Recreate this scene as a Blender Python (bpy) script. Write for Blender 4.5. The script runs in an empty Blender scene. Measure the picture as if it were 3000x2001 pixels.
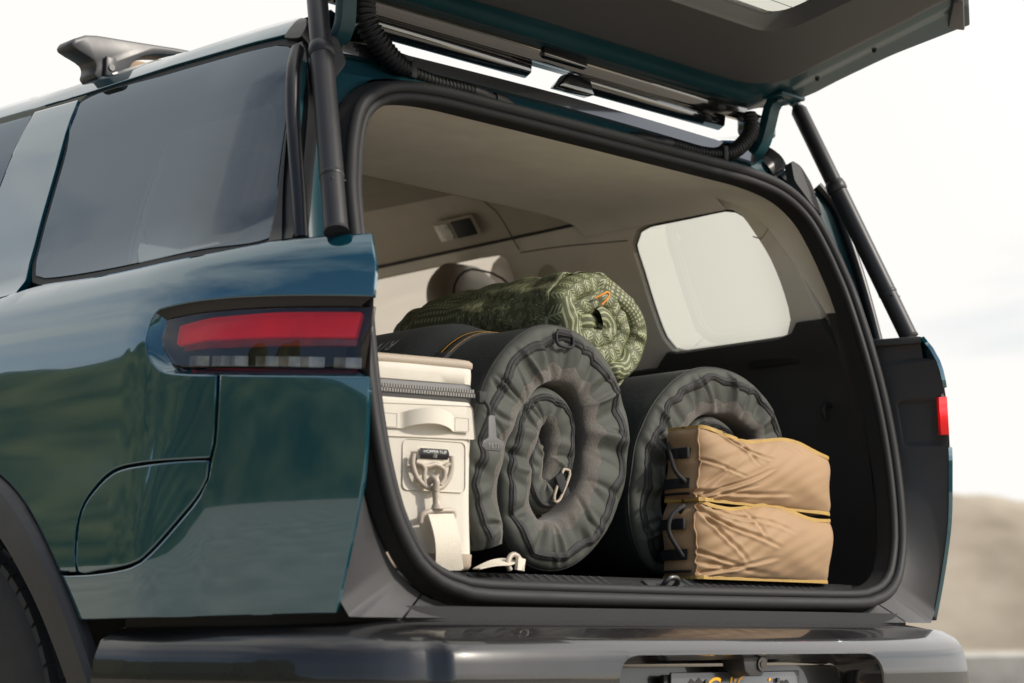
import bpy, bmesh, math, random
import numpy as np
from mathutils import Vector, Matrix
from mathutils.geometry import delaunay_2d_cdt

random.seed(7)
R = math.radians
scene = bpy.context.scene
COL = scene.collection

# ------------------------------------------------------------------ camera
cam_data = bpy.data.cameras.new('camera')
cam = bpy.data.objects.new('camera', cam_data)
COL.objects.link(cam)
YAW, PITCH = R(46.0976), R(8.775)
fwd = Vector((math.cos(YAW)*math.cos(PITCH), math.sin(YAW)*math.cos(PITCH), math.sin(PITCH)))
cam.location = (-2.7502, -2.3544, 0.68)
cam.rotation_euler = fwd.to_track_quat('-Z', 'Y').to_euler()
cam_data.sensor_width = 36
cam_data.lens = 68.016
cam_data.clip_start = 0.05
cam_data.clip_end = 4000
cam_data.dof.use_dof = True
cam_data.dof.focus_distance = 3.75
cam_data.dof.aperture_fstop = 4.0
scene.camera = cam

# ------------------------------------------------------------------ sky and sun
SUN_DIR = Vector((0.38, -0.80, 0.56)).normalized()        # towards the sun
world = bpy.data.worlds.new('World'); scene.world = world
world.use_nodes = True
nt = world.node_tree; nt.nodes.clear()
out = nt.nodes.new('ShaderNodeOutputWorld')
bg = nt.nodes.new('ShaderNodeBackground'); bg.inputs['Strength'].default_value = 0.12
sky = nt.nodes.new('ShaderNodeTexSky'); sky.sky_type = 'NISHITA'; sky.sun_disc = False
sky.sun_elevation = math.asin(SUN_DIR.z)
sky.sun_rotation = math.atan2(SUN_DIR.x, SUN_DIR.y)
sky.air_density = 1.0; sky.dust_density = 1.2; sky.ozone_density = 1.0
tc = nt.nodes.new('ShaderNodeTexCoord')
mp = nt.nodes.new('ShaderNodeMapping'); mp.inputs['Scale'].default_value = (1.0, 1.0, 3.6)
no = nt.nodes.new('ShaderNodeTexNoise'); no.inputs['Scale'].default_value = 1.5
no.inputs['Detail'].default_value = 7; no.inputs['Roughness'].default_value = 0.55
no.inputs['Distortion'].default_value = 0.4
rp = nt.nodes.new('ShaderNodeValToRGB')
rp.color_ramp.elements[0].position = 0.50; rp.color_ramp.elements[0].color = (.03,.03,.03,1)
rp.color_ramp.elements[1].position = 0.80; rp.color_ramp.elements[1].color = (1,1,1,1)
mx = nt.nodes.new('ShaderNodeMix'); mx.data_type = 'RGBA'
mx.inputs['B'].default_value = (11.8, 11.55, 11.05, 1)        # thin bright cloud
L = nt.links.new
# thin cloud glows towards the sun (forward scattering)
ds = nt.nodes.new('ShaderNodeVectorMath'); ds.operation = 'DOT_PRODUCT'; ds.inputs[1].default_value = SUN_DIR
L(tc.outputs['Generated'], ds.inputs[0])
mxm = nt.nodes.new('ShaderNodeMath'); mxm.operation = 'MAXIMUM'; mxm.inputs[1].default_value = 0; L(ds.outputs['Value'], mxm.inputs[0])
pw = nt.nodes.new('ShaderNodeMath'); pw.operation = 'POWER'; pw.inputs[1].default_value = 1.3; L(mxm.outputs[0], pw.inputs[0])
ml = nt.nodes.new('ShaderNodeMath'); ml.operation = 'MULTIPLY_ADD'; ml.inputs[1].default_value = 1.9; ml.inputs[2].default_value = 1.0; L(pw.outputs[0], ml.inputs[0])
sc_n = nt.nodes.new('ShaderNodeVectorMath'); sc_n.operation = 'SCALE'; sc_n.inputs[0].default_value = (6.85, 6.72, 6.48); L(ml.outputs[0], sc_n.inputs['Scale'])
L(sc_n.outputs['Vector'], mx.inputs['B'])
L(tc.outputs['Generated'], mp.inputs['Vector']); L(mp.outputs['Vector'], no.inputs['Vector'])
dt = nt.nodes.new('ShaderNodeVectorMath'); dt.operation = 'DOT_PRODUCT'; dt.inputs[1].default_value = Vector((.60,.50,.62)).normalized()
L(tc.outputs['Generated'], dt.inputs[0])
ad = nt.nodes.new('ShaderNodeMath'); ad.operation = 'MULTIPLY_ADD'; ad.inputs[1].default_value = .50
L(dt.outputs['Value'], ad.inputs[0]); L(no.outputs['Fac'], ad.inputs[2])
L(ad.outputs['Value'], rp.inputs['Fac']); L(rp.outputs['Color'], mx.inputs['Factor'])
L(sky.outputs['Color'], mx.inputs['A']); L(mx.outputs['Result'], bg.inputs['Color'])
L(bg.outputs['Background'], out.inputs['Surface'])

sun_data = bpy.data.lights.new('sun', 'SUN'); sun_data.energy = 2.85; sun_data.angle = R(2.0)
sun_data.color = (1.0, 0.92, 0.81)
sun = bpy.data.objects.new('sun', sun_data); COL.objects.link(sun)
sun.rotation_euler = SUN_DIR.to_track_quat('Z', 'Y').to_euler(); sun.location = SUN_DIR*30

scene.view_settings.view_transform = 'Standard'
scene.view_settings.look = 'None'
scene.view_settings.exposure = 0.30
scene.view_settings.gamma = 1.0
scene.view_settings.use_curve_mapping = False
scene.cycles.max_bounces = 8
scene.cycles.transparent_max_bounces = 16
scene.cycles.caustics_reflective = False
scene.cycles.caustics_refractive = False
scene.cycles.use_denoising = True

# ------------------------------------------------------------------ materials
def mat(name, col, rough=.5, metal=0., coat=0., coat_rough=.03, coat_ior=1.5, spec=.5, var=0., vscale=8., bump=0., bscale=60.,
        bdetail=3., col2=None, sheen=0., rvar=0.):
    m = bpy.data.materials.new(name); m.use_nodes = True
    n = m.node_tree.nodes; l = m.node_tree.links; b = n['Principled BSDF']
    b.inputs['Base Color'].default_value = (*col, 1)
    b.inputs['Roughness'].default_value = rough
    b.inputs['Metallic'].default_value = metal
    b.inputs['Coat Weight'].default_value = coat
    b.inputs['Coat Roughness'].default_value = coat_rough
    b.inputs['Coat IOR'].default_value = coat_ior
    b.inputs['Specular IOR Level'].default_value = spec
    b.inputs['Sheen Weight'].default_value = sheen
    t = n.new('ShaderNodeTexCoord')
    if var or col2:
        no = n.new('ShaderNodeTexNoise'); no.inputs['Scale'].default_value = vscale; no.inputs['Detail'].default_value = 5
        l.new(t.outputs['Object'], no.inputs['Vector'])
        r = n.new('ShaderNodeValToRGB')
        c2 = col2 if col2 else tuple(min(1, c*(1+var)) for c in col)
        c1 = col if col2 else tuple(c*(1-var) for c in col)
        r.color_ramp.elements[0].position = .3; r.color_ramp.elements[0].color = (*c1, 1)
        r.color_ramp.elements[1].position = .7; r.color_ramp.elements[1].color = (*c2, 1)
        l.new(no.outputs['Fac'], r.inputs['Fac']); l.new(r.outputs['Color'], b.inputs['Base Color'])
    if rvar:
        no3 = n.new('ShaderNodeTexNoise'); no3.inputs['Scale'].default_value = 9; no3.inputs['Detail'].default_value = 6
        l.new(t.outputs['Object'], no3.inputs['Vector'])
        mr = n.new('ShaderNodeMapRange'); mr.inputs['From Min'].default_value = .3; mr.inputs['From Max'].default_value = .7
        mr.inputs['To Min'].default_value = max(0, rough-rvar); mr.inputs['To Max'].default_value = rough+rvar
        l.new(no3.outputs['Fac'], mr.inputs['Value']); l.new(mr.outputs['Result'], b.inputs['Roughness'])
    if bump:
        no2 = n.new('ShaderNodeTexNoise'); no2.inputs['Scale'].default_value = bscale; no2.inputs['Detail'].default_value = bdetail
        l.new(t.outputs['Object'], no2.inputs['Vector'])
        bp = n.new('ShaderNodeBump'); bp.inputs['Strength'].default_value = bump; bp.inputs['Distance'].default_value = .003
        l.new(no2.outputs['Fac'], bp.inputs['Height']); l.new(bp.outputs['Normal'], b.inputs['Normal'])
    return m

def glass(name, tint, refl_ior=1.5, rough=0.0, gcol=(1,1,1)):
    m = bpy.data.materials.new(name); m.use_nodes = True
    n = m.node_tree.nodes; l = m.node_tree.links; n.remove(n['Principled BSDF'])
    o = n['Material Output']; mixs = n.new('ShaderNodeMixShader'); fr = n.new('ShaderNodeFresnel'); fr.inputs['IOR'].default_value = refl_ior
    tr = n.new('ShaderNodeBsdfTransparent'); tr.inputs['Color'].default_value = (*tint, 1)
    gl = n.new('ShaderNodeBsdfGlossy'); gl.inputs['Roughness'].default_value = rough; gl.inputs['Color'].default_value = (*gcol, 1)
    l.new(fr.outputs['Fac'], mixs.inputs['Fac']); l.new(tr.outputs['BSDF'], mixs.inputs[1]); l.new(gl.outputs['BSDF'], mixs.inputs[2])
    l.new(mixs.outputs['Shader'], o.inputs['Surface'])
    return m

M = {}
M['paint'] = mat('teal_paint', (.001,.074,.110), rough=.07, metal=.5, coat=1, coat_rough=.012, coat_ior=1.85, var=.06, vscale=2)
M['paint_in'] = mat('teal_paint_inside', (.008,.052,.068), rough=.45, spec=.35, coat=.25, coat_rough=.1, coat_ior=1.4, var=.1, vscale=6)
M['gloss_black'] = mat('gloss_black_trim', (.010,.010,.011), rough=.12, coat=1, coat_rough=.02, coat_ior=1.7)
M['bumper'] = mat('dark_gloss_bumper', (.011,.011,.012), rough=.3, spec=.3, coat=.8, coat_rough=.03, coat_ior=1.45, rvar=.05)
M['plastic'] = mat('charcoal_plastic', (.034,.034,.036), rough=.55, bump=.25, bscale=900, var=.08, vscale=5, rvar=.06)
M['plastic_lo'] = mat('arch_plastic', (.026,.026,.029), rough=.5, bump=.3, bscale=700, var=.10, vscale=7, rvar=.06)
M['black'] = mat('matt_black', (.008,.008,.009), rough=.7, var=.15)
M['rubber'] = mat('rubber_seal', (.013,.013,.014), rough=.62, spec=.35, var=.12, vscale=9, rvar=.06)
M['strut'] = mat('strut_black', (.013,.013,.016), rough=.42, spec=.4, var=.08, rvar=.05)
M['hose'] = mat('hose_black', (.010,.010,.011), rough=.5, spec=.35)
M['pillar'] = mat('pillar_black', (.010,.010,.012), rough=.35, spec=.4)
M['liner'] = mat('cream_headliner', (.90,.87,.805), rough=.9, bump=.35, bscale=1100, var=.04, vscale=12)
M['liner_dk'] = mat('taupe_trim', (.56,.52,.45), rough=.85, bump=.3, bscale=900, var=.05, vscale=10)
M['cargo_dk'] = mat('black_cargo_trim', (.048,.048,.050), rough=.6, bump=.3, bscale=800, var=.10, vscale=6)
M['carpet'] = mat('black_carpet', (.010,.010,.011), rough=.95, bump=.8, bscale=500, var=.2, vscale=60)
M['seat'] = mat('taupe_leather', (.28,.235,.20), rough=.5, bump=.25, bscale=260, var=.06)
M['glass_tint'] = glass('privacy_glass', (.10,.105,.10), 1.9, gcol=(.74,.87,1.0))
M['glass_clear'] = glass('side_glass', (.80,.79,.70), 1.45)  # clearer copy of the same glass, so sky through it looks bright
M['glass_light'] = glass('tailgate_glass', (.80,.79,.70), 1.45)
M['tyre'] = mat('tyre_rubber', (.020,.020,.021), rough=.8, var=.2, vscale=20, bump=.3, bscale=200)
M['rim'] = mat('wheel_alloy', (.05,.05,.055), rough=.3, metal=.8)
M['chrome'] = mat('lamp_reflector', (.46,.45,.40), rough=.25, metal=.4, var=.5, vscale=30)
M['red'] = mat('red_lamp', (.80,.010,.014), rough=.30, metal=.5, coat=.4, var=.18, vscale=14)
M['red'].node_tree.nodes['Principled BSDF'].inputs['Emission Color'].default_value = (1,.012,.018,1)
M['red'].node_tree.nodes['Principled BSDF'].inputs['Emission Strength'].default_value = .13   # glow added to brighten the red bar where reflected light falls short
M['red_dk'] = mat('dark_red_lamp', (.45,.030,.010), rough=.3, coat=.5, var=.35, vscale=22)
M['lens'] = glass('lamp_lens', (.93,.90,.90), 1.55)
M['sill'] = mat('sill_black', (.020,.020,.021), rough=.42, bump=.2, bscale=500)
M['steel'] = mat('dark_steel', (.10,.10,.10), rough=.35, metal=.9)

# ------------------------------------------------------------------ mesh helpers
def link(name, me, m=None, parent=None, smooth=True):
    o = bpy.data.objects.new(name, me); COL.objects.link(o)
    if m is not None and not me.materials: me.materials.append(m)
    if parent: o.parent = parent
    if smooth:
        for p in me.polygons: p.use_smooth = True
    return o

def mesh(name, V, F, m, parent=None, smooth=True, normals=None, auto=None):
    me = bpy.data.meshes.new(name); me.from_pydata([tuple(map(float, v)) for v in V], [], [tuple(map(int, f)) for f in F]); me.update(); me.validate()
    o = link(name, me, m, parent, smooth)
    if normals is not None:
        me.normals_split_custom_set_from_vertices([tuple(map(float, n)) for n in normals])
    elif auto:
        me.set_sharp_from_angle(angle=R(auto))
    return o

def empty(name, loc, label=None, cat=None, group=None):
    o = bpy.data.objects.new(name, None); COL.objects.link(o); o.location = loc
    o.empty_display_size = .1
    if label: o['label'] = label
    if cat: o['category'] = cat
    if group: o['group'] = group
    return o

def keep(o, root):
    """parent o (built in world metres) under root that sits at a location"""
    o.parent = root
    o.matrix_parent_inverse = Matrix.Translation(root.location).inverted()
    return o

def cr(P, closed=False, step=.02):
    """Catmull-Rom through the points, resampled at about `step`"""
    P = np.array(P, float); n = len(P); outp = []
    rng = range(n) if closed else range(n-1)
    for i in rng:
        p0 = P[(i-1) % n] if closed or i > 0 else 2*P[0]-P[1]
        p1 = P[i]; p2 = P[(i+1) % n]
        p3 = P[(i+2) % n] if closed or i+2 < n else 2*P[-1]-P[-2]
        k = max(1, int(np.linalg.norm(p2-p1)/step))
        a = [0]; 
        for t in np.arange(k)/k:
            outp.append(.5*((2*p1)+(-p0+p2)*t+(2*p0-5*p1+4*p2-p3)*t*t+(-p0+3*p1-3*p2+p3)*t**3))
    if not closed: outp.append(P[-1])
    return np.array(outp)

def lin(P, closed=False, step=.02):
    P = np.array(P, float); n = len(P); outp = []
    for i in (range(n) if closed else range(n-1)):
        p1, p2 = P[i], P[(i+1) % n]; k = max(1, int(np.linalg.norm(p2-p1)/step))
        for t in np.arange(k)/k: outp.append(p1+(p2-p1)*t)
    if not closed: outp.append(P[-1])
    return np.array(outp)

def roundpoly(P, r, step=.01):
    """closed polygon with rounded corners; r one radius or one per corner"""
    P = [np.array(p, float) for p in P]; n = len(P); outp = []
    for i in range(n):
        a, b, c = P[i-1], P[i], P[(i+1) % n]; ri = r[i] if hasattr(r, '__len__') else r
        u = (a-b)/np.linalg.norm(a-b); v = (c-b)/np.linalg.norm(c-b)
        if ri <= 0: outp.append(b); continue
        d = min(ri, np.linalg.norm(a-b)*.49, np.linalg.norm(c-b)*.49)
        for t in np.linspace(0, 1, 7):
            q = b*(1-(1-t)**2-t*t) + (b+u*d)*(1-t)**2 + (b+v*d)*t*t
            outp.append(q)
    return lin(outp, True, step)

def inside(P, poly):
    """vectorised point in polygon"""
    P = np.atleast_2d(P); x, y = P[:, 0], P[:, 1]; c = np.zeros(len(P), bool); n = len(poly)
    for i in range(n):
        x1, y1 = poly[i]; x2, y2 = poly[(i+1) % n]
        if y1 == y2: continue
        k = ((y1 > y) != (y2 > y)) & (x < (x2-x1)*(y-y1)/(y2-y1)+x1)
        c ^= k
    return c

def area2(p): 
    return .5*np.sum(p[:, 0]*np.roll(p[:, 1], -1)-np.roll(p[:, 0], -1)*p[:, 1])

def offset_poly(p, d):
    """move a closed polygon inwards by d"""
    a = np.sign(area2(p)); t = np.roll(p, -1, 0)-np.roll(p, 1, 0); t /= np.maximum(1e-9, np.linalg.norm(t, axis=1))[:, None]
    return p + a*d*np.stack([-t[:, 1], t[:, 0]], 1)

def patch(name, outline, fn, m, parent, holes=(), step=.03, depth=.012, lip=.003, out=1):
    """a panel cut from the surface fn(u,v): smooth inside, with a rolled edge and a return of `depth`"""
    loops = [np.array(outline, float)]+[np.array(hh, float) for hh in holes]
    rings = []
    for i, lp in enumerate(loops):
        rings.append(lp)
        if lip: rings.append(offset_poly(lp, lip if i == 0 else -lip))
    pts = []; edges = []; isb = []
    for ri, rg in enumerate(rings):
        k = len(pts); n = len(rg); pts += [tuple(q) for q in rg]; edges += [(k+j, k+(j+1) % n) for j in range(n)]
        isb += [lip and ri % 2 == 0]*n
    lo, hi = loops[0].min(0), loops[0].max(0)
    gx, gy = np.meshgrid(np.arange(lo[0]+step*.5, hi[0], step), np.arange(lo[1]+step*.5, hi[1], step))
    g = np.stack([gx.ravel(), gy.ravel()], 1); ok = inside(g, loops[0])
    for hh in loops[1:]: ok &= ~inside(g, hh)
    g = g[ok]
    if len(g):
        allb = np.array(pts); keepm = np.ones(len(g), bool)
        for i in range(0, len(g), 500):
            dd = np.min(np.linalg.norm(g[i:i+500, None]-allb[None], axis=2), axis=1); keepm[i:i+500] = dd > step*.45
        g = g[keepm]
    pts += [tuple(q) for q in g]; isb += [False]*len(g)
    res = delaunay_2d_cdt([Vector(q) for q in pts], edges, [], 0, 1e-6)
    V2 = np.array([(v.x, v.y) for v in res[0]]); T = [tuple(f) for f in res[2]]
    orig = res[3]
    bnd = np.array([any(isb[j] for j in oo) if len(oo) else False for oo in orig])
    cen = np.array([V2[list(f)].mean(0) for f in T]); ok = inside(cen, loops[0])
    for hh in loops[1:]: ok &= ~inside(cen, hh)
    T = [f for f, k in zip(T, ok) if k]
    e = 1e-4
    def nrm(u, v):
        a = np.array(fn(u+e, v))-np.array(fn(u-e, v)); b = np.array(fn(u, v+e))-np.array(fn(u, v-e)); n = np.cross(a, b)*out
        return n/np.linalg.norm(n)
    V = [np.array(fn(*q), float) for q in V2]; N = [nrm(*q) for q in V2]
    # orientation
    FF = []
    for f in T:
        a, b, c = V[f[0]], V[f[1]], V[f[2]]
        FF.append(f if np.dot(np.cross(b-a, c-a), N[f[0]]) > 0 else f[::-1])
    # boundary loops -> return
    if depth:
        ec = {}
        for f in FF:
            for i in range(3):
                ed = (f[i], f[(i+1) % 3]); ec[ed] = ec.get(ed, 0)+1
        be = [ed for ed in ec if (ed[1], ed[0]) not in ec]
        dup = {}
        for a, b in be:
            t = V[b]-V[a]; t /= max(1e-9, np.linalg.norm(t)); o = np.cross(t, N[a])
            for q in (a, b):
                dup.setdefault(q, []).append(o)
        idx = {}
        for q, os_ in dup.items():
            o = np.mean(os_, 0); o /= max(1e-9, np.linalg.norm(o))
            if lip:
                nn = N[q]+o; N[q] = nn/np.linalg.norm(nn)
            base = N[q]
            idx[q] = (len(V), len(V)+1)
            V.append(V[q].copy()); N.append(o)
            nq = nrm(*V2[q]); V.append(V[q]-nq*depth); N.append(o)
        for a, b in be:
            FF.append((idx[b][0], idx[a][0], idx[a][1], idx[b][1]))
    return mesh(name, V, FF, m, parent, True, normals=N)

def frames(path, closed=False):
    P = np.array(path, float); n = len(P)
    T = np.roll(P, -1, 0)-np.roll(P, 1, 0)
    if not closed: T[0] = P[1]-P[0]; T[-1] = P[-1]-P[-2]
    T /= np.maximum(1e-9, np.linalg.norm(T, axis=1))[:, None]
    up = np.array((0, 0, 1.)); 
    if abs(T[0] @ up) > .9: up = np.array((0, 1., 0))
    A = np.zeros_like(P); B = np.zeros_like(P); a = np.cross(T[0], up); a /= np.linalg.norm(a)
    for i in range(n):
        a = a-T[i]*(a @ T[i]); a /= np.linalg.norm(a); A[i] = a; B[i] = np.cross(T[i], a)
    return P, T, A, B

def tube(name, path, rad, m, parent=None, seg=14, closed=False, caps=True, auto=None):
    P, T, A, B = frames(path, closed); n = len(P)
    rad = np.broadcast_to(np.array(rad, float), (n,))
    an = np.linspace(0, 2*np.pi, seg, endpoint=False)
    V = [P[i]+rad[i]*(np.cos(t)*A[i]+np.sin(t)*B[i]) for i in range(n) for t in an]
    F = []
    for i in range(n if closed else n-1):
        for j in range(seg):
            a = i*seg+j; b = i*seg+(j+1) % seg; i2 = (i+1) % n
            F.append((a, b, i2*seg+(j+1) % seg, i2*seg+j))
    if caps and not closed:
        F.append(tuple(range(seg))[::-1]); F.append(tuple((n-1)*seg+j for j in range(seg)))
    return mesh(name, V, F, m, parent, True, auto=auto or 50)

def sweep(name, path, prof, A, B, m, parent=None, closed=False, prof_closed=True, auto=40):
    """profile [(a,b)] swept along path with given per-point axes A,B"""
    P = np.array(path, float); n = len(P); k = len(prof)
    A = np.broadcast_to(np.array(A, float), P.shape); B = np.broadcast_to(np.array(B, float), P.shape)
    V = [P[i]+a*A[i]+b*B[i] for i in range(n) for a, b in prof]; F = []
    for i in range(n if closed else n-1):
        i2 = (i+1) % n
        for j in range(k if prof_closed else k-1):
            j2 = (j+1) % k; F.append((i*k+j, i*k+j2, i2*k+j2, i2*k+j))
    if prof_closed and not closed:
        F.append(tuple(range(k))[::-1]); F.append(tuple((n-1)*k+j for j in range(k)))
    return mesh(name, V, F, m, parent, True, auto=auto)

def grid(name, fn, us, vs, m, parent=None, flip=False, auto=None):
    V = [fn(u, v) for u in us for v in vs]; nv = len(vs); F = []
    for i in range(len(us)-1):
        for j in range(nv-1):
            f = (i*nv+j, (i+1)*nv+j, (i+1)*nv+j+1, i*nv+j+1); F.append(f[::-1] if flip else f)
    return mesh(name, V, F, m, parent, True, auto=auto)

def rbox(name, c, size, m, parent=None, bev=.005, seg=2, rot=None, shear=None):
    bm = bmesh.new(); bmesh.ops.create_cube(bm, size=1)
    bmesh.ops.scale(bm, vec=size, verts=bm.verts)
    if bev: bmesh.ops.bevel(bm, geom=bm.edges[:], offset=bev, segments=seg, affect='EDGES', profile=.5)
    if rot is not None: bmesh.ops.transform(bm, matrix=rot.to_4x4(), verts=bm.verts)
    bmesh.ops.translate(bm, vec=c, verts=bm.verts)
    me = bpy.data.meshes.new(name); bm.to_mesh(me); bm.free()
    o = link(name, me, m, parent); me.set_sharp_from_angle(angle=R(40)); return o

def prism(name, poly, axis, a, b, m, parent=None, bev=0., seg=2):
    """2-D polygon extruded along an axis from a to b"""
    def P(q, t):
        if axis == 'x': return (t, q[0], q[1])
        if axis == 'y': return (q[0], t, q[1])
        return (q[0], q[1], t)
    n = len(poly); bm = bmesh.new()
    v0 = [bm.verts.new(P(q, a)) for q in poly]; v1 = [bm.verts.new(P(q, b)) for q in poly]
    bm.faces.new(v0); bm.faces.new(v1[::-1])
    for i in range(n): bm.faces.new((v0[i], v1[i], v1[(i+1) % n], v0[(i+1) % n]))
    bmesh.ops.recalc_face_normals(bm, faces=bm.faces)
    if bev:
        bmesh.ops.bevel(bm, geom=[e for e in bm.edges if e.calc_face_angle(0) > .6], offset=bev, segments=seg, affect='EDGES', profile=.5)
    me = bpy.data.meshes.new(name); bm.to_mesh(me); bm.free()
    o = link(name, me, m, parent); me.set_sharp_from_angle(angle=R(35)); return o

def text_mesh(name, s, size, fnmap, m, parent=None, shear=0., extrude=.0006, space=1., align='CENTER', sub=0):
    cu = bpy.data.curves.new(name, 'FONT'); cu.body = s; cu.size = size; cu.shear = shear; cu.extrude = extrude
    cu.align_x = align; cu.align_y = 'CENTER'; cu.space_character = space; cu.resolution_u = 4
    tmp = bpy.data.objects.new(name+'_tmp', cu); COL.objects.link(tmp)
    dg = bpy.context.evaluated_depsgraph_get(); me = bpy.data.meshes.new_from_object(tmp.evaluated_get(dg))
    bpy.data.objects.remove(tmp); bpy.data.curves.remove(cu)
    for v in me.vertices: v.co = Vector(fnmap(v.co.x, v.co.y, v.co.z))
    me.materials.clear()
    return link(name, me, m, parent, smooth=False)

def smooth01(t):
    t = np.clip(t, 0, 1); return t*t*(3-2*t)

# ================================================================== SETTING
def fbm(x, y, seed=0, octv=5):
    """cheap value noise on arrays"""
    rs = np.random.RandomState(seed); tab = rs.rand(256, 256); tot = 0; amp = 1; fr = 1; nrm_ = 0
    for _ in range(octv):
        X = x*fr; Yv = y*fr; xi = np.floor(X).astype(int); yi = np.floor(Yv).astype(int); fx = X-xi; fy = Yv-yi
        fx = fx*fx*(3-2*fx); fy = fy*fy*(3-2*fy)
        a = tab[xi % 256, yi % 256]; b = tab[(xi+1) % 256, yi % 256]; c = tab[xi % 256, (yi+1) % 256]; d = tab[(xi+1) % 256, (yi+1) % 256]
        tot = tot+amp*((a*(1-fx)+b*fx)*(1-fy)+(c*(1-fx)+d*fx)*fy); nrm_ += amp; amp *= .5; fr *= 2.03
    return tot/nrm_

M['ground'] = mat('dry_sandy_ground', (.25,.218,.172), rough=.95, col2=(.38,.335,.272), vscale=.6, bump=.6, bscale=14, bdetail=8)
M['road'] = mat('pale_gravel_track', (.62,.58,.52), rough=.95, var=.12, vscale=.8, bump=.4, bscale=20)
M['scrub'] = mat('dry_scrub_hill', (.20,.165,.12), rough=1, col2=(.36,.31,.245), vscale=.14, bump=.5, bscale=2)
M['green'] = mat('green_mountain', (.016,.026,.009), rough=1, col2=(.095,.098,.038), vscale=.05, bump=.8, bscale=.5, bdetail=6)

g = 1500
def gz(x, y): return 0.
xs = np.linspace(-g, g, 3)
o = grid('ground', lambda u, v: (u, v, 0), xs, xs, M['ground']); o['kind'] = 'structure'
# pale gravel track crossing the flat far behind the car
o = grid('path', lambda u, v: (40+u*.72+v*.70, 40-u*.70+v*.72, .004), np.linspace(-160, 160, 3), (-2., 9.), M['road']); o['kind'] = 'structure'

def ridge(name, pts, m, width, seed, rough=.35, nx=160, ny=26, lump=1.):
    """a hill range along a line of (x, y, height) points"""
    pts = np.array(pts, float); d = np.r_[0, np.cumsum(np.linalg.norm(np.diff(pts[:, :2], axis=0), axis=1))]
    ss = np.linspace(0, d[-1], nx); cx = np.interp(ss, d, pts[:, 0]); cy = np.interp(ss, d, pts[:, 1]); hh = np.interp(ss, d, pts[:, 2])
    t = np.stack([np.gradient(cx), np.gradient(cy)], 1); t /= np.linalg.norm(t, axis=1)[:, None]; nn = np.stack([-t[:, 1], t[:, 0]], 1)
    w = np.linspace(-1, 1, ny); V = []
    S, Wv = np.meshgrid(ss, w, indexing='ij')
    f1 = fbm(S/width*2.2+seed*7.1, Wv*2.2+9.3, seed); f2 = fbm(S/width*9+3.3, Wv*3+4.4, seed+1)
    prof = np.clip(1-np.abs(Wv)**1.5, 0, 1)
    Z = hh[:, None]*prof*(1-rough+2*rough*f1*1.0)+hh[:, None]*.16*lump*(f2-.5)*prof
    # gullies running down the slope
    Z = Z-hh[:, None]*.10*lump*np.abs(np.sin(S/width*13+3*f1))*prof*(np.abs(Wv))
    Z = np.where(prof <= .001, -.3, Z)
    for i in range(nx):
        for j in range(ny):
            V.append((cx[i]+nn[i, 0]*w[j]*width, cy[i]+nn[i, 1]*w[j]*width, Z[i, j]-.2))
    F = [(i*ny+j, (i+1)*ny+j, (i+1)*ny+j+1, i*ny+j+1) for i in range(nx-1) for j in range(ny-1)]
    o = mesh(name, V, F, m); o['kind'] = 'structure'; return o

# dry hill behind the car (right edge of the picture) and the green range that the paint mirrors
ridge('hill', [(60,190,13),(100,140,16),(118,108,15),(128,92,13.2),(140,76,11.2),(165,50,8),(190,10,3)], M['scrub'], 24, 3, rough=.05, lump=.25)
ridge('mountain', [(120,560,30),(-40,520,60),(-200,440,105),(-330,340,120),(-350,210,95),(-300,125,118),(-262,66,112),(-250,30,42),(-260,-20,24),(-280,-110,28),(-240,-240,36),(-120,-330,24),(60,-380,30),(240,-330,20)],
      M['green'], 90, 11, rough=.35, nx=260, ny=36)

# low weathered wall beyond the car
M['wall'] = mat('weathered_concrete', (.30,.285,.26), rough=.95, col2=(.46,.44,.40), vscale=1.6, bump=.6, bscale=9, bdetail=7)
wc = np.array((cam.location.x, cam.location.y))+31*np.array((math.cos(R(33)), math.sin(R(33)))); wd = np.array((math.sin(R(36)), -math.cos(R(36)))); wn = np.array((-wd[1], wd[0]))
rsw = np.random.RandomState(4); V = []; nw = 90
for i in range(nw):
    u_ = -14+28*i/(nw-1); h_ = .455+.03*rsw.rand()+.02*math.sin(u_*.9)
    for o_, z_ in ((-.32,-.05),(-.30,h_-.05),(-.22,h_),(.20,h_+.015*rsw.rand()),(.30,h_-.06),(.32,-.05)):
        p_ = wc+wd*u_+wn*(o_+.03*rsw.rand()); V.append((p_[0], p_[1], z_))
o = mesh('low_wall', V, [(i*6+j, i*6+j+1, (i+1)*6+j+1, (i+1)*6+j) for i in range(nw-1) for j in range(5)], M['wall'], auto=40)
o['label'] = 'low pale weathered wall out of focus behind the car at lower right'; o['category'] = 'wall'

# ================================================================== THE CAR
car = empty('car', (0, 0, 0), 'teal SUV seen from behind with its tailgate raised over a full cargo bay', 'car')

ZK = np.array([.40,.55,.65,.72,.85,1.0,1.12,1.20,1.27,1.32,1.35,1.40,1.50,1.60,1.70,1.75,1.78,1.80,1.815,1.825])
XK = np.array([.868,.895,.915,.925,.937,.943,.943,.937,.922,.900,.875,.850,.812,.775,.738,.714,.694,.676,.652,.615])
MK = np.gradient(XK, ZK)
def Xm(z):
    z = min(max(z, ZK[0]), ZK[-1]); i = min(max(int(np.searchsorted(ZK, z))-1, 0), len(ZK)-2)
    hh = ZK[i+1]-ZK[i]; t = (z-ZK[i])/hh
    return (2*t**3-3*t*t+1)*XK[i]+(t**3-2*t*t+t)*hh*MK[i]+(-2*t**3+3*t*t)*XK[i+1]+(t**3-t*t)*hh*MK[i+1]
def warp(y): return 1+.095*max(0, y-.35)
def s01(t): t = min(max(t, 0.), 1.); return t*t*(3-2*t)
def flare(y, z): return .030*s01((y-.265)/.14)*s01((1.08-z)/.30)
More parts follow.
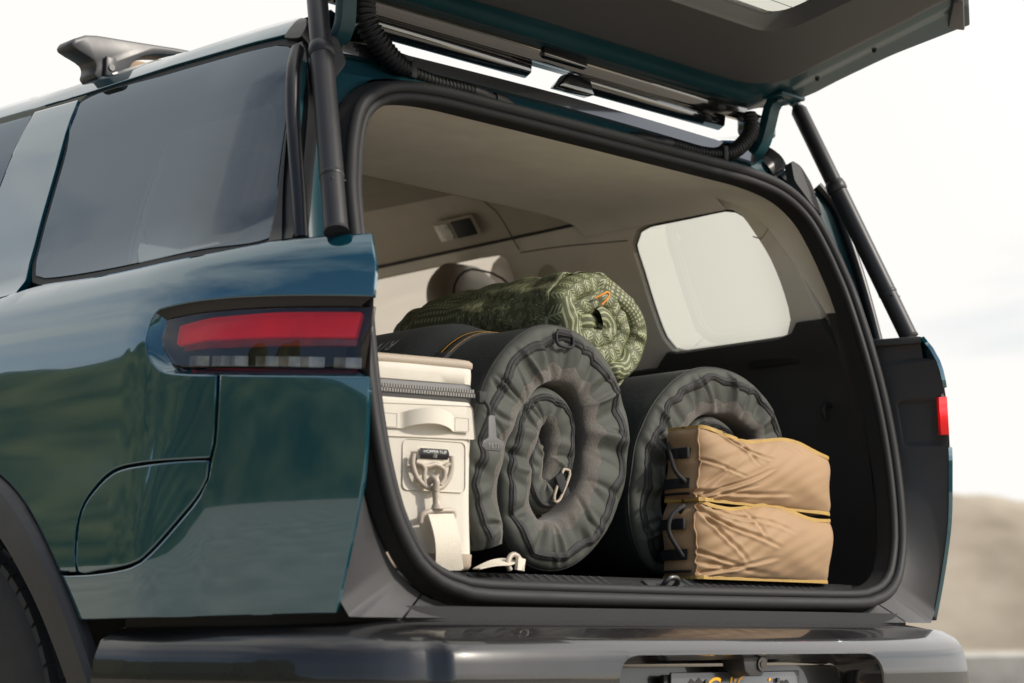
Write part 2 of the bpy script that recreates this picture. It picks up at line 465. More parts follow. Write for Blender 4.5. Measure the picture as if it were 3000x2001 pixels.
def half(y, z):
    zn = z if z < 1.35 else 1.35+(z-1.35)/warp(y)
    return Xm(zn)-.48*max(0, .5-y)**2+flare(y, z)
def side(sx, off=0.):
    return lambda y, z: (sx*(half(y, z)+off), y, z)
def ya(z):
    return .050+.16*(z-.78)+.14*.06*math.log1p(math.exp((z-1.25)/.06))

WC = (1.13, .41); RA_IN, RA_OUT = .525, .620        # wheel arch centre and radii (y, z)
def arc(r, a0, a1, n=40): return [(WC[0]+r*math.cos(R(a)), WC[1]+r*math.sin(R(a))) for a in np.linspace(a0, a1, n)]

# hatch edge of the body, (y, z)
HE = cr([(.043,.722),(.014,.826),(-.010,.932),(-.017,1.04),(-.019,1.10),(-.017,1.21),(-.008,1.28),(.020,1.333)], step=.02)
RECESS = [(.416,1.232),(.407,1.237),(.339,1.241),(.248,1.240),(.127,1.233),(-.016,1.221)]
RECESS_B = [(-.018,1.091),(.127,1.101),(.255,1.111),(.334,1.119),(.385,1.130),(.422,1.160),(.431,1.184),(.424,1.220)]
SEAM = [(.251,1.108),(.252,1.054),(.256,.998),(.264,.970)]
PORT = [(.582,.797),(.589,.841),(.582,.900),(.550,.934),(.497,.962),(.419,.970),(.268,.970),(.272,.943),(.290,.916),(.322,.882),(.378,.826),(.422,.806),(.519,.797)]
WIN = [(.386,1.752),(.727,1.772),(1.043,1.780),(1.020,1.659),(.998,1.518),(.977,1.413),(.960,1.388),(.907,1.364),(.654,1.347),(.380,1.342),(.216,1.347),(.250,1.449),(.288,1.600),(.321,1.710),(.348,1.741)]

def hatch_z(a, b):                       # piece of the hatch edge between two heights
    return [tuple(q) for q in HE if a <= q[1] <= b]

def body_side(sx, tagname):
    S = side(sx); od = sx
    # fender: everything forward of the seam and above the lamp recess
    lower = [(.690,.797),(.640,.799)]
    port_o = offset_poly(cr(PORT, True, .015), -.005)
    outl = []
    outl += [tuple(q) for q in lin([(.205,1.338),(.10,1.337),(.020,1.333)], step=.03)]
    outl += hatch_z(1.222, 1.333)[::-1]
    outl += [tuple(q) for q in cr(RECESS[::-1], step=.02)]
    outl += [tuple(q) for q in cr(RECESS_B[::-1], step=.015)]
    i0 = min(range(len(outl)), key=lambda i: math.hypot(outl[i][0]-.2535, outl[i][1]-1.110))
    outl = outl[:i0]
    outl += [tuple(q) for q in cr([(.2535,1.110),(.2545,1.054),(.2585,.998),(.2660,.977)], step=.02)]
    # along the top and front of the charge port door, 5 mm away, down to the arch
    pt = [(.419,.9755),(.500,.9675),(.554,.9390),(.5875,.9020),(.5945,.8420),(.5880,.7965)]
    outl += [tuple(q) for q in cr([(.2660,.9755)]+pt, step=.015)]
    a0 = math.degrees(math.atan2(.7965-WC[1], .643-WC[0]))
    ar = arc(RA_OUT+.004, a0, 20, 60); outl += ar
    outl += [tuple(q) for q in lin([ar[-1], (2.30, .66), (2.30, 1.337)], step=.05)]
    outl += [tuple(q) for q in lin([(2.30,1.337),(1.05,1.340)], step=.05)]
    outl += [tuple(q) for q in cr([(1.05,1.340),(.907,1.352),(.654,1.335),(.380,1.330),(.230,1.335)], step=.03)][1:]
    patch('quarter_panel', np.array(outl), S, M['paint'], car, step=.028, depth=.009, out=od)
    # painted corner below the lamp and behind the seam
    o2 = hatch_z(.722, 1.090)[::-1]
    o2 = [tuple(q) for q in cr([(.2460,1.110),(.127,1.1005),(-.018,1.0905)], step=.02)]+o2[1:]
    o2 += [tuple(q) for q in lin([(.043,.722),(.30,.718),(.585,.714)], step=.03)][1:]
    a1 = math.degrees(math.atan2(.714-WC[1], .585-WC[0])); a2 = math.degrees(math.atan2(.790-WC[1], .640-WC[0]))
    o2 += arc(RA_OUT+.004, a1, a2, 8)[1:]
    o2 += [tuple(q) for q in cr([(.640,.790),(.519,.7905),(.420,.799),(.374,.8205),(.317,.8775),(.285,.912),(.2665,.941),(.2600,.970),(.2515,.998),(.2470,1.054)], step=.02)][1:]
    patch('rear_corner_panel', np.array(o2), S, M['paint'], car, step=.028, depth=.009, out=od)
    d = patch('charge_port_door', cr(PORT, True, .015), side(sx, -.001), M['paint'], car, step=.028, depth=.012, out=od)
    if sx > 0: d.name = 'body_cap_panel'
    # lamp recess
    ro = np.array([tuple(q) for q in cr(RECESS+RECESS_B[:1], step=.02)][:-1]+[tuple(q) for q in cr(RECESS_B, step=.015)])
    top = cr(RECESS, step=.012); bot = cr(RECESS_B, step=.012)
    ring = np.vstack([top, bot]); 
    LT = np.array([(.402,1.219),(.392,1.222),(.339,1.224),(.288,1.224),(.163,1.219),(-.013,1.206)])
    LB = np.array([(-.011,1.105),(.127,1.116),(.212,1.121),(.340,1.131),(.373,1.147),(.399,1.174),(.404,1.189)])
    lt = cr(LT, step=.012); lb = cr(LB, step=.012)
    def res(P, n):
        d = np.r_[0, np.cumsum(np.linalg.norm(np.diff(P, axis=0), axis=1))]; t = np.linspace(0, d[-1], n)
        return np.stack([np.interp(t, d, P[:, 0]), np.interp(t, d, P[:, 1])], 1)
    n1, n2 = 36, 44
    outer = np.vstack([res(top, n1), res(bot, n2)]); inner = np.vstack([res(lt, n1), res(lb, n2)])
    S0 = side(sx, -.001); 
    V = []; k = len(outer)
    for f, dd in ((0, 0.), (.12, .003), (.55, .010), (1.0, .014), (1.0, .024)):
        for a, b in zip(outer, inner):
            q = a+(b-a)*f; q = np.array((max(q[0], -.017+2.2*dd), q[1])); V.append(np.array(side(sx, -.0005-dd)(*q)))
    F = []
    for r_ in range(4):
        for j in range(k):
            if j == n1-1: continue                     # open at the hatch edge
            a, b = r_*k+j, r_*k+(j+1) % k; F.append((a, b, b+k, a+k) if sx > 0 else (b, a, a+k, b+k))
    Ft = [f for f in F if min(v_ % k for v_ in f) < n1-1 and max(v_ % k for v_ in f) < n1]; Fb = [f for f in F if f not in Ft]
    mesh('recess_shade', V, Ft, M['pillar'], car, auto=50); mesh('lamp_recess', V, Fb, M['paint'], car, auto=50)  # recess top in black, standing in for shade under the overhang
    # lamp
    lamp = empty('tail_light', (0, 0, 0)); lamp.parent = car
    lp = np.vstack([res(lt, n1), res(lb, n2)])
    patch('lens', offset_poly(lp, .0015), lambda y_, z_: side(sx, -.003-.085*(z_-1.11))(y_, z_), M['lens'], lamp, step=.03, depth=.006, lip=.002, out=od)
    lp2 = offset_poly(lp, .001); lp2[:, 0] = np.maximum(lp2[:, 0], .040)
    hs = patch('housing', lp2, side(sx, -.024), M['black'], lamp, step=.05, depth=.0, lip=0, out=od)
    rp_ = np.array([(.372,1.207),(.30,1.214),(.16,1.2105),(.012,1.199),(.012,1.157),(.16,1.168),(.30,1.175),(.364,1.172)])
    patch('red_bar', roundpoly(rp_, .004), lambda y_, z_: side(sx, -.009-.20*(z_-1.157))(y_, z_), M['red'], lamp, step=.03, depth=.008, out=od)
    rp2 = np.array([(.352,1.1705),(.30,1.1735),(.16,1.1665),(.014,1.1555),(.014,1.143),(.16,1.1525),(.30,1.160),(.345,1.160)])
    patch('amber_strip', roundpoly(rp2, .003), side(sx, -.0150), M['red_dk'], lamp, step=.03, depth=.008, out=od)
    # clear ribbed strip: separate little prisms
    n = 7
    V = []; F = []
    for i in range(n):
        y0 = .338-.322*((i+.2*math.sin(i*2.3))/n); y1 = y0-.322/n*(1.0+.03*math.sin(i*1.7))
        for yy in (y0, (y0+y1)/2, y1):
            for zz in (0, 1):
                tz = 1.1515-.0285*(.338-yy)/.342-.0-(.0 if zz else .017)
                V.append(side(sx, -.0185+(.004 if yy == (y0+y1)/2 else 0))(yy, tz))
        b = i*6; fs = [(b, b+1, b+3, b+2), (b+2, b+3, b+5, b+4)]
        F += [f if sx < 0 else f[::-1] for f in fs]
    mesh('clear_strip', V, F, M['chrome'], lamp, smooth=False)
    # hatch-side end cap of the lamp
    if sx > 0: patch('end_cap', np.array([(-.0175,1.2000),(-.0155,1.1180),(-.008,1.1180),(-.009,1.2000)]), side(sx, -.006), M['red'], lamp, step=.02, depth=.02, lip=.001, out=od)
    # upper body: window glass, gasket, pillar, roof rail
    wo = cr(WIN, True, .02)
    patch('quarter_window', offset_poly(wo, .004), side(sx, -.004), M['glass_tint' if sx < 0 else 'glass_clear'], car, step=.06, depth=.004, lip=.0015, out=od)
    ro_ = offset_poly(wo, -.010)
    patch('window_gasket', ro_, side(sx, -.006), M['black'], car, holes=[offset_poly(wo, .003)], step=.05, depth=.01, lip=.001, out=od)
    # rear edge of the greenhouse: black D-pillar strip
    dp = [(.216,1.340),(.250,1.449),(.288,1.600),(.321,1.710),(.340,1.738),(.318,1.742),(.300,1.722),(.280,1.690),(.243,1.600),(.200,1.449),(.170,1.340)]
    patch('pillar_strip', cr(dp, True, .03), side(sx, -.002), M['pillar'], car, step=.04, depth=.03, lip=.002, out=od)
    # rail above the windows
    rl = lin([(.372,1.768),(.40,1.768),(.727,1.786),(1.043,1.794),(1.40,1.812),(2.30,1.862)], step=.05).tolist()
    top_ = lin([(2.30,1.350+.474*warp(2.3)),(1.4,1.350+.474*warp(1.4)),(.727,1.350+.474*warp(.727)),(.45,1.826),(.40,1.818),(.372,1.806)], step=.04).tolist()
    patch('roof_rail', np.array([tuple(q) for q in rl]+[tuple(q) for q in top_]), S, M['paint'], car, step=.02, depth=.015, out=od)
    cap = [(.345,1.752),(.372,1.760),(.373,1.807),(.345,1.797),(.324,1.775),(.320,1.748)]
    patch('rail_end_cap', roundpoly(cap, .010, .01), side(sx, .002), M['pillar'], car, step=.01, depth=.05, lip=.002, out=od)
    # door pillar, door glass and door frame in front of the quarter window
    pl = [(1.055,1.782),(1.033,1.659),(1.011,1.518),(.990,1.413),(.972,1.372),(.985,1.345),(1.27,1.343),(1.255,1.55),(1.243,1.70),(1.232,1.792)]
    patch('door_pillar', roundpoly(pl, .004, .03), S, M['paint'], car, step=.03, depth=.012, out=od)
    dg = [(1.240,1.788),(1.251,1.70),(1.263,1.55),(1.282,1.352),(2.25,1.352),(2.25,1.845)]
    patch('door_window', roundpoly(dg, .012, .04), side(sx, -.003), M['glass_tint' if sx < 0 else 'glass_clear'], car, step=.06, depth=.006, lip=.0015, out=od)
    # backing behind the seams
    bk = lin([(.16,.725),(.56,.725),(.62,.80),(.74,.93),(.90,1.04),(1.13,1.06),(2.3,1.0),(2.3,1.335),(.20,1.315),(.20,1.25),(.47,1.245),(.47,1.09),(.16,1.075)], True, .05)
    patch('inner_panel', bk, side(sx, -.05), M['black'], car, step=.08, depth=0, lip=0, out=od)

body_side(-1, 'left'); body_side(1, 'right')

# roof skin
def roof(u, v):
    y = v; zt = 1.35+.474*warp(y); hw = .62
    k_ = 1-max(0, .60-y)/.26; k_ = max(0, k_)
    return (u*hw, y, zt-.050*(1-k_)**1.5*(1-u**8)+.028*(1-u*u)*k_)
grid('roof', roof, np.linspace(-1, 1, 17), np.r_[np.linspace(.338, .5, 8), np.linspace(.6, 2.4, 12)], M['paint'], car, flip=False)

# shelf on top of the body corner that carries the strut, and the painted hatch channel above it
def seal_loop(d=0.):
    """half contour (x>=0) of the hatch seal's outer edge, moved inwards by d, as (x, z)"""
    P = [(0,1.703),(.32,1.702),(.46,1.700),(.56,1.686),(.625,1.657),(.672,1.612),(.703,1.546),(.720,1.490),(.733,1.43),(.745,1.30),(.752,1.17),(.752,1.07),(.745,.98),(.733,.91),(.716,.855),(.680,.793),(.632,.758),(.578,.742),(.52,.735),(.305,.733),(0,.732)]
    P = cr(P, step=.02); full = np.vstack([P, (P[::-1]*[-1, 1])[1:-1]])
    return offset_poly(full, d) if d else full
def seal3(d=0., dy=0.):
    return np.array([(x, ya(z)+dy, z) for x, z in seal_loop(d)])

def polar_hit(poly, c, ang):
    """radius where a ray from c at ang meets the closed polygon (outermost)"""
    d = np.array((math.cos(ang), math.sin(ang))); a = poly-c; b = np.roll(poly, -1, 0)-c
    cra = a[:, 0]*d[1]-a[:, 1]*d[0]; crb = b[:, 0]*d[1]-b[:, 1]*d[0]
    k = np.where(cra*crb <= 0)[0]; best = 0
    for i in k:
        den = cra[i]-crb[i]
        if abs(den) < 1e-12: continue
        p = a[i]+(b[i]-a[i])*cra[i]/den; t = p @ d
        if t > best: best = t
    return best

PC = np.array((0, 1.15)); SO = seal_loop(-.004)
low_he = [(half(y, z)-.004, y+.004, z) for y, z in HE]              # hatch edge, just inside the skin
LO = np.array([(0, .018, .716), (.45, .020, .716), (.80, .030, .716)]+[tuple(q) for q in low_he if q[2] > .724]+[(.80, .022, 1.334)])
def outer_lo(ang):
    poly = np.vstack([LO[:, [0, 2]], [(0, 1.334)], LO[::-1][:, [0, 2]]*[-1, 1]])
    r_ = polar_hit(poly, PC, ang); p = PC+r_*np.array((math.cos(ang), math.sin(ang)))
    y = float(np.interp(p[1], LO[3:, 2], LO[3:, 1])) if abs(p[0]) > .79 else float(np.interp(abs(p[0]), [0, .8], [.018, .032]))
    return p, y
aT = math.atan2(1.333-PC[1], .80)
def trim_piece(name, a0, a1, n, m):
    V = []; fr = np.r_[np.linspace(0, .9, 30), np.linspace(.92, 1, 6)]
    for a in np.linspace(a0, a1, n):
        ri = polar_hit(SO, PC, a); d = np.array((math.cos(a), math.sin(a))); pi = PC+ri*d; po, yo = outer_lo(a)
        yi = ya(pi[1])+.012
        for f in fr:
            p = pi+(po-pi)*f; y = yi+(yo-yi)*f
            ax = abs(p[0])
            # shallow pocket for the tailgate bump stop, and a flat lower shoulder
            wx = smooth01((f-.28)/.14)*smooth01((.94-f)/.05); wz = smooth01((p[1]-1.094)/.010)*smooth01((1.198-p[1])/.010)
            y += .024*wx*wz*(1 if ax > .70 else 0)
            V.append((p[0], y, p[1]))
    k = len(fr); F = [(i*k+j, (i+1)*k+j, (i+1)*k+j+1, i*k+j+1) for i in range(n-1) for j in range(k-1)]
    return mesh(name, V, F, m, car, auto=60)
aB = math.atan2(.716-PC[1], .70)
trim_piece('hatch_side_trim', aB, aT, 120, M['plastic'])
trim_piece('hatch_side_trim', math.pi-aT, math.pi-aB, 120, M['plastic'])
trim_piece('hatch_sill_trim', -math.pi-aB+.004, aB-.004, 90, M['plastic'])
# back face behind the trim so that no light leaks round the seal

# upper channel
UPO = [(.838,.185,1.336),(.80,.235,1.45),(.762,.272,1.60),(.722,.305,1.71),(.690,.330,1.752),(.640,.342,1.762),(.30,.340,1.766),(0,.338,1.768)]
def upper_channel(sx):
    P = cr(UPO, step=.03); d = np.r_[0, np.cumsum(np.linalg.norm(np.diff(P, axis=0), axis=1))]
    n = 60; t = np.linspace(0, d[-1], n); Q = np.stack([np.interp(t, d, P[:, i]) for i in range(3)], 1)
    sl = SO[(SO[:, 0] >= -1e-6) & (SO[:, 1] > 1.32)]; sl = sl[np.argsort(np.arctan2(sl[:, 1]-PC[1], sl[:, 0]))]
    d2 = np.r_[0, np.cumsum(np.linalg.norm(np.diff(sl, axis=0), axis=1))]
    V = []
    for i in range(n):
        ti = t[i]/d[-1]*d2[-1]; x = np.interp(ti, d2, sl[:, 0]); z = np.interp(ti, d2, sl[:, 1]); a = np.array((x, ya(z)+.012, z)); b = Q[i]
        for f in np.linspace(0, 1, 12):
            p = a+(b-a)*f; dip = math.sin(math.pi*min(1, f*1.0))**.7*(.030 if i < n*.55 else .018)
            p = p+np.array((0, dip, 0)); V.append((sx*p[0], p[1], p[2]))
    F = []
    for i in range(n-1):
        for j in range(11):
            f = (i*12+j, (i+1)*12+j, (i+1)*12+j+1, i*12+j+1); F.append(f if sx > 0 else f[::-1])
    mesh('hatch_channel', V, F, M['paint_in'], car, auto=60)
    # shelf
    sh = [(half(.022, 1.333)*sx*.995, .022), (sx*half(.20, 1.337)*.997, .20), (sx*.735, .20), (sx*.742, .120)]
    prism('strut_shelf', sh if sx > 0 else sh[::-1], 'z', 1.318, 1.3345, M['paint'] if sx < 0 else M['plastic'], car, bev=.004)
upper_channel(-1); upper_channel(1)

# hatch seal: two beads on a carrier
tube('hatch_seal', seal3(.019, -.022), .0118, M['rubber'], car, seg=14, closed=True)
tube('hatch_seal_bead', seal3(.037, -.016), .0095, M['rubber'], car, seg=12, closed=True)
lv = [(0.,.012),(.008,-.008),(.012,-.022),(.045,-.012),(.046,.020)]; V = []
for d_, dy_ in lv: V += [(x, ya(z)+dy_, z) for x, z in seal_loop(d_)]
n = len(seal_loop()); mesh('seal_carrier', V, [(r_*n+i, r_*n+(i+1) % n, (r_+1)*n+(i+1) % n, (r_+1)*n+i) for r_ in range(4) for i in range(n)], M['rubber'], car, auto=60)
for sx in (-1, 1):
    tube('pillar_weatherstrip', cr([(sx*.745,.272,1.705),(sx*.775,.245,1.655),(sx*.790,.225,1.585),(sx*.800,.202,1.500),(sx*.806,.182,1.420),(sx*.812,.165,1.342)], step=.02), .0125, M['pillar'], car, seg=12)
    V = []; zs_ = np.linspace(1.340, 1.690, 26)
    for z in zs_:
        xo = float(np.interp(z, [1.342,1.42,1.50,1.585,1.655,1.705], [.812,.806,.800,.790,.775,.745])); yo = float(np.interp(z, [1.342,1.42,1.50,1.585,1.655,1.705], [.168,.185,.205,.228,.248,.275]))
        xi = float(np.interp(z, [1.30,1.43,1.49,1.546,1.612,1.657,1.686], [.745,.733,.720,.703,.672,.625,.57]))+.004
        for f in np.linspace(0, 1, 7): V.append((sx*(xi+(xo-xi)*f), ya(z)+.014+(yo-ya(z)-.014)*f+.020*math.sin(math.pi*f), z))
    F = []
    for i in range(25):
        for j in range(6):
            f = (i*7+j, i*7+j+1, (i+1)*7+j+1, (i+1)*7+j); F.append(f if sx > 0 else f[::-1])
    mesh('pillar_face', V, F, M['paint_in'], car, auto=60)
# black lip under the rear edge of the roof
lip = cr([(-.60,.330,1.756),(-.50,.328,1.760),(0,.326,1.766),(.50,.328,1.760),(.60,.330,1.756)], step=.05)
sweep('roof_lip', lip, [(0,-.012),(.012,-.016),(.030,-.010),(.030,.012),(0,.012)], (0,1,0), (0,0,1), M['gloss_black'], car)

# ---------------------------------------------------------------- wheel and arch
def arch(sx):
    prof = [(RA_OUT+.001, -.016), (RA_OUT-.002, .006), (RA_OUT-.012, .016), (RA_IN+.030, .020), (RA_IN+.022, .017), (RA_IN, -.012), (RA_IN, -.06)]
    V = []; F = []; an = np.linspace(-10, 207, 110)
    for a in an:
        for r_, of in prof:
            # the lower rear leg of the trim swings back to the bumper
            y = WC[0]-r_*math.cos(R(a)); z = WC[1]+r_*math.sin(R(a)); V.append((sx*(half(y, max(z, .42))+of), y, z))
    k = len(prof)
    for i in range(len(an)-1):
        for j in range(k-1):
            f = (i*k+j, (i+1)*k+j, (i+1)*k+j+1, i*k+j+1); F.append(f[::-1] if sx < 0 else f)
    mesh('wheel_arch_trim', V, F, M['plastic_lo'], car, auto=35)
    # dark wheel housing
    V = []; F = []
    for a in an:
        for x in (.935, .60):
            V.append((sx*x, WC[0]-(RA_IN-.002)*math.cos(R(a)), WC[1]+(RA_IN-.002)*math.sin(R(a))))
    for i in range(len(an)-1): F.append((2*i, 2*i+1, 2*i+3, 2*i+2))
    mesh('wheel_housing', V, F, M['black'], car)
    wh = empty('wheel', (0, 0, 0)); wh.parent = car
    cy_, cz, ro = WC[0]-.01, .44, .44
    prof = [(.28,.70),(.36,.69),(.405,.70),(.428,.715),(.440,.735),(.440,.905),(.430,.925),(.405,.94),(.34,.945),(.28,.935)]
    V = []; F = []; n = 72
    for i in range(n):
        t = 2*math.pi*i/n
        for r_, x in prof: V.append((sx*x, cy_+r_*math.cos(t), cz+r_*math.sin(t)))
    k = len(prof)
    for i in range(n):
        for j in range(k-1):
            f = (i*k+j, i*k+j+1, ((i+1) % n)*k+j+1, ((i+1) % n)*k+j); F.append(f if sx > 0 else f[::-1])
    mesh('tyre', V, F, M['tyre'], wh, auto=50)
    # tread blocks
    V = []; F = []; nb = 64
    for i in range(nb):
        for c_, (x0, x1) in enumerate(((.738,.766),(.771,.802),(.807,.838),(.843,.872),(.877,.904),(.907,.930))):
            t0 = 2*math.pi*(i+.08+.25*(c_ % 2))/nb; t1 = 2*math.pi*(i+.90+.25*(c_ % 2))/nb; b = len(V)
            dz = .012 if c_ == 5 else 0
            for r_ in (.436-dz, .447-dz*.8):
                for x in (x0, x1):
                    for t in (t0, t1): V.append((sx*x, cy_+r_*math.cos(t), cz+r_*math.sin(t)))
            F += [(b+4, b+5, b+7, b+6), (b, b+4, b+6, b+2), (b+1, b+3, b+7, b+5), (b, b+1, b+5, b+4), (b+2, b+6, b+7, b+3)]
    o = mesh('tread', V, F, M['tyre'], wh, smooth=False); o['kind'] = 'stuff'
    V = [(sx*.925, cy_, cz)]; F = []; n = 40
    for i in range(n): V.append((sx*.932, cy_+.285*math.cos(2*math.pi*i/n), cz+.285*math.sin(2*math.pi*i/n)))
    F = [(0, 1+i, 1+(i+1) % n) if sx > 0 else (0, 1+(i+1) % n, 1+i) for i in range(n)]
    mesh('rim', V, F, M['rim'], wh)
    for i in range(6):
        a = 2*math.pi*i/6; V = []
        for r0, w0 in ((.05,.040),(.16,.026),(.275,.042)):
            for sg_ in (-1, 1):
                for x_ in (.930, .952): V.append((sx*x_, cy_+r0*math.cos(a)-sg_*w0*math.sin(a), cz+r0*math.sin(a)+sg_*w0*math.cos(a)))
        F = [(b_+1, b_+3, b_+7, b_+5) for b_ in (0, 4)]+[(b_, b_+1, b_+5, b_+4) for b_ in (0, 4)]+[(b_+2, b_+6, b_+7, b_+3) for b_ in (0, 4)]
        mesh('spoke', V, F, M['rim'], wh, smooth=False)
arch(-1); arch(1)

# ---------------------------------------------------------------- bumper
BP = [(-.962,.515),(-.948,.40),(-.925,.28),(-.895,.14),(-.850,.030),(-.790,-.040),(-.70,-.078),(-.55,-.098),(-.30,-.112),(0,-.116)]
BP = BP+[(-x, y) for x, y in BP[::-1][1:]]
bp = cr(BP, step=.01); bd = np.r_[0, np.cumsum(np.linalg.norm(np.diff(bp, axis=0), axis=1))]; BL = bd[-1]
BZ = np.array([.30,.40,.50,.58,.625,.650,.668,.682,.692,.700,.707,.712]); BO = np.array([-.03,-.004,.006,.010,.010,.006,.000,-.009,-.022,-.042,-.075,-.115])
def bump_pt(s, z, off=0.):
    s = min(max(s, 0), BL); x = np.interp(s, bd, bp[:, 0]); y = np.interp(s, bd, bp[:, 1])
    a = min(max(s-.01, 0), BL); b = min(max(s+.01, 0), BL)
    tx = np.interp(b, bd, bp[:, 0])-np.interp(a, bd, bp[:, 0]); ty = np.interp(b, bd, bp[:, 1])-np.interp(a, bd, bp[:, 1]); l = math.hypot(tx, ty)
    nx, ny = ty/l, -tx/l
    o = float(np.interp(z, BZ, BO))+off
    # the middle section stands proud of the corners behind a slanting step
    mid = abs(s-BL/2); edge = .735+.10*(.66-z)
    o += .020*float(smooth01((edge-mid)/.035))*float(smooth01((.700-z)/.03))
    return (x+nx*o, y+ny*o, z)
def BZs(z0, z1, st): return np.arange(z0, z1, st)
REC = [(BL/2-.385,.25),(BL/2-.385,.648),(BL/2+.372,.648),(BL/2+.372,.25)]
ro_ = roundpoly([(BL/2-.365,.30),(BL/2-.372,.655),(BL/2+.372,.655),(BL/2+.365,.30)], [.01,.055,.055,.01], .015)
out_b = lin([(0,.30),(BL,.30)], step=.03).tolist()+lin([(BL,.30),(BL,.7115)], step=.03).tolist()+lin([(BL,.7115),(0,.7115)], step=.03).tolist()+lin([(0,.7115),(0,.30)], step=.03).tolist()
bo = [out_b[0]]
for q in out_b[1:]:
    if math.hypot(q[0]-bo[-1][0], q[1]-bo[-1][1]) > 1e-5: bo.append(q)
if math.hypot(bo[0][0]-bo[-1][0], bo[0][1]-bo[-1][1]) < 1e-5: bo.pop()
bumper = patch('bumper', np.array(bo), lambda s, z: bump_pt(s, z), M['bumper'], car, holes=[ro_], step=.014, depth=.03, lip=0, out=1)
# recess walls and floor for the number plate
fl = offset_poly(ro_, .022); k = len(ro_); V = []
for f, dpt in ((0, 0), (.10, .006), (.75, .085), (1, .096)):
    for a, b in zip(ro_, fl): q = a+(b-a)*f; p = np.array(bump_pt(*q)); V.append(p+np.array((0, dpt, 0)))
F = [(r_*k+j, r_*k+(j+1) % k, (r_+1)*k+(j+1) % k, (r_+1)*k+j) for r_ in range(3) for j in range(k)]
mesh('plate_recess', V, F, M['gloss_black'], car, auto=50)
patch('recess_floor', fl, lambda s, z: tuple(np.array(bump_pt(s, .60))*np.array((1, 1, 0))+np.array((0, .090+.12*(z-.60), z))), M['bumper'], car, step=.04, depth=0, lip=0)
# black strip standing in for shade in the gap between body and bumper
V = []; nb = len(bp[::3])
for (x, y) in bp[::3]:
    for z_, k_ in ((.700,.93),(.735,.93)): V.append((x*.945, .5+(y-.5)*.80, z_))
mesh('gap_shadow', V, [(2*i, 2*i+2, 2*i+3, 2*i+1) for i in range(nb-1)], M['black'], car)

# number plate, its lamp shade and the camera
plate = empty('number_plate', (0, 0, 0)); plate.parent = car
M['plate'] = mat('black_plate', (.035,.036,.040), rough=.25, coat=.6)
M['plate_ink'] = mat('yellow_plate_ink', (.85,.42,.01), rough=.4)
M['plate_grey'] = mat('grey_plate_ink', (.012,.012,.013), rough=.4)
PX, PY, PZ = .004, -.078, .549
rbox('plate_sheet', (PX, PY, PZ), (.362,.006,.150), M['plate'], plate, bev=.0025)
rbox('plate_bracket', (PX-.006, PY+.010, PZ-.004), (.372,.012,.150), M['black'], plate, bev=.003)
text_mesh('plate_lettering', 'California', .058, lambda x, y, z: (PX+.004+x, PY-.0036-z, PZ+.043+y), M['plate_ink'], plate, shear=.35, space=.92)
for x, s_ in ((PX-.118, 1), (PX+.135, .6)):
    V = []; 
    for i, (a, b) in enumerate([(-.034,-.010),(-.024,.002),(-.012,.014),(0,.008),(.010,.016),(.022,.004),(.036,-.010)]):
        V.append((x+a*s_, PY-.0042, PZ+.050+b*s_)); 
    mesh('plate_emblem', V+[(x, PY-.0042, PZ+.038)], [tuple(range(len(V)))+(len(V),)], M['plate_grey'], plate, smooth=False)
for x in (PX-.09, PX+.113):
    tube('bolt', [(x, PY-.002, PZ+.058), (x, PY-.007, PZ+.058)], .0045, M['steel'], plate, seg=10)
cb = empty('reversing_camera', (0, 0, 0)); cb.parent = car
prism('camera_housing', [(-.030,.655),(.046,.655),(.034,.628),(.024,.616),(-.010,.616),(-.024,.625)], 'y', -.122, -.070, M['plastic'], cb, bev=.003)
tube('camera_ring', [(.020,-.118,.637), (.020,-.126,.637)], .0125, M['gloss_black'], cb, seg=24)
tube('camera_lens', [(.020,-.121,.637), (.020,-.1275,.637)], [.0085,.0065], M['lamp_glass'] if 'lamp_glass' in M else M['gloss_black'], cb, seg=20)

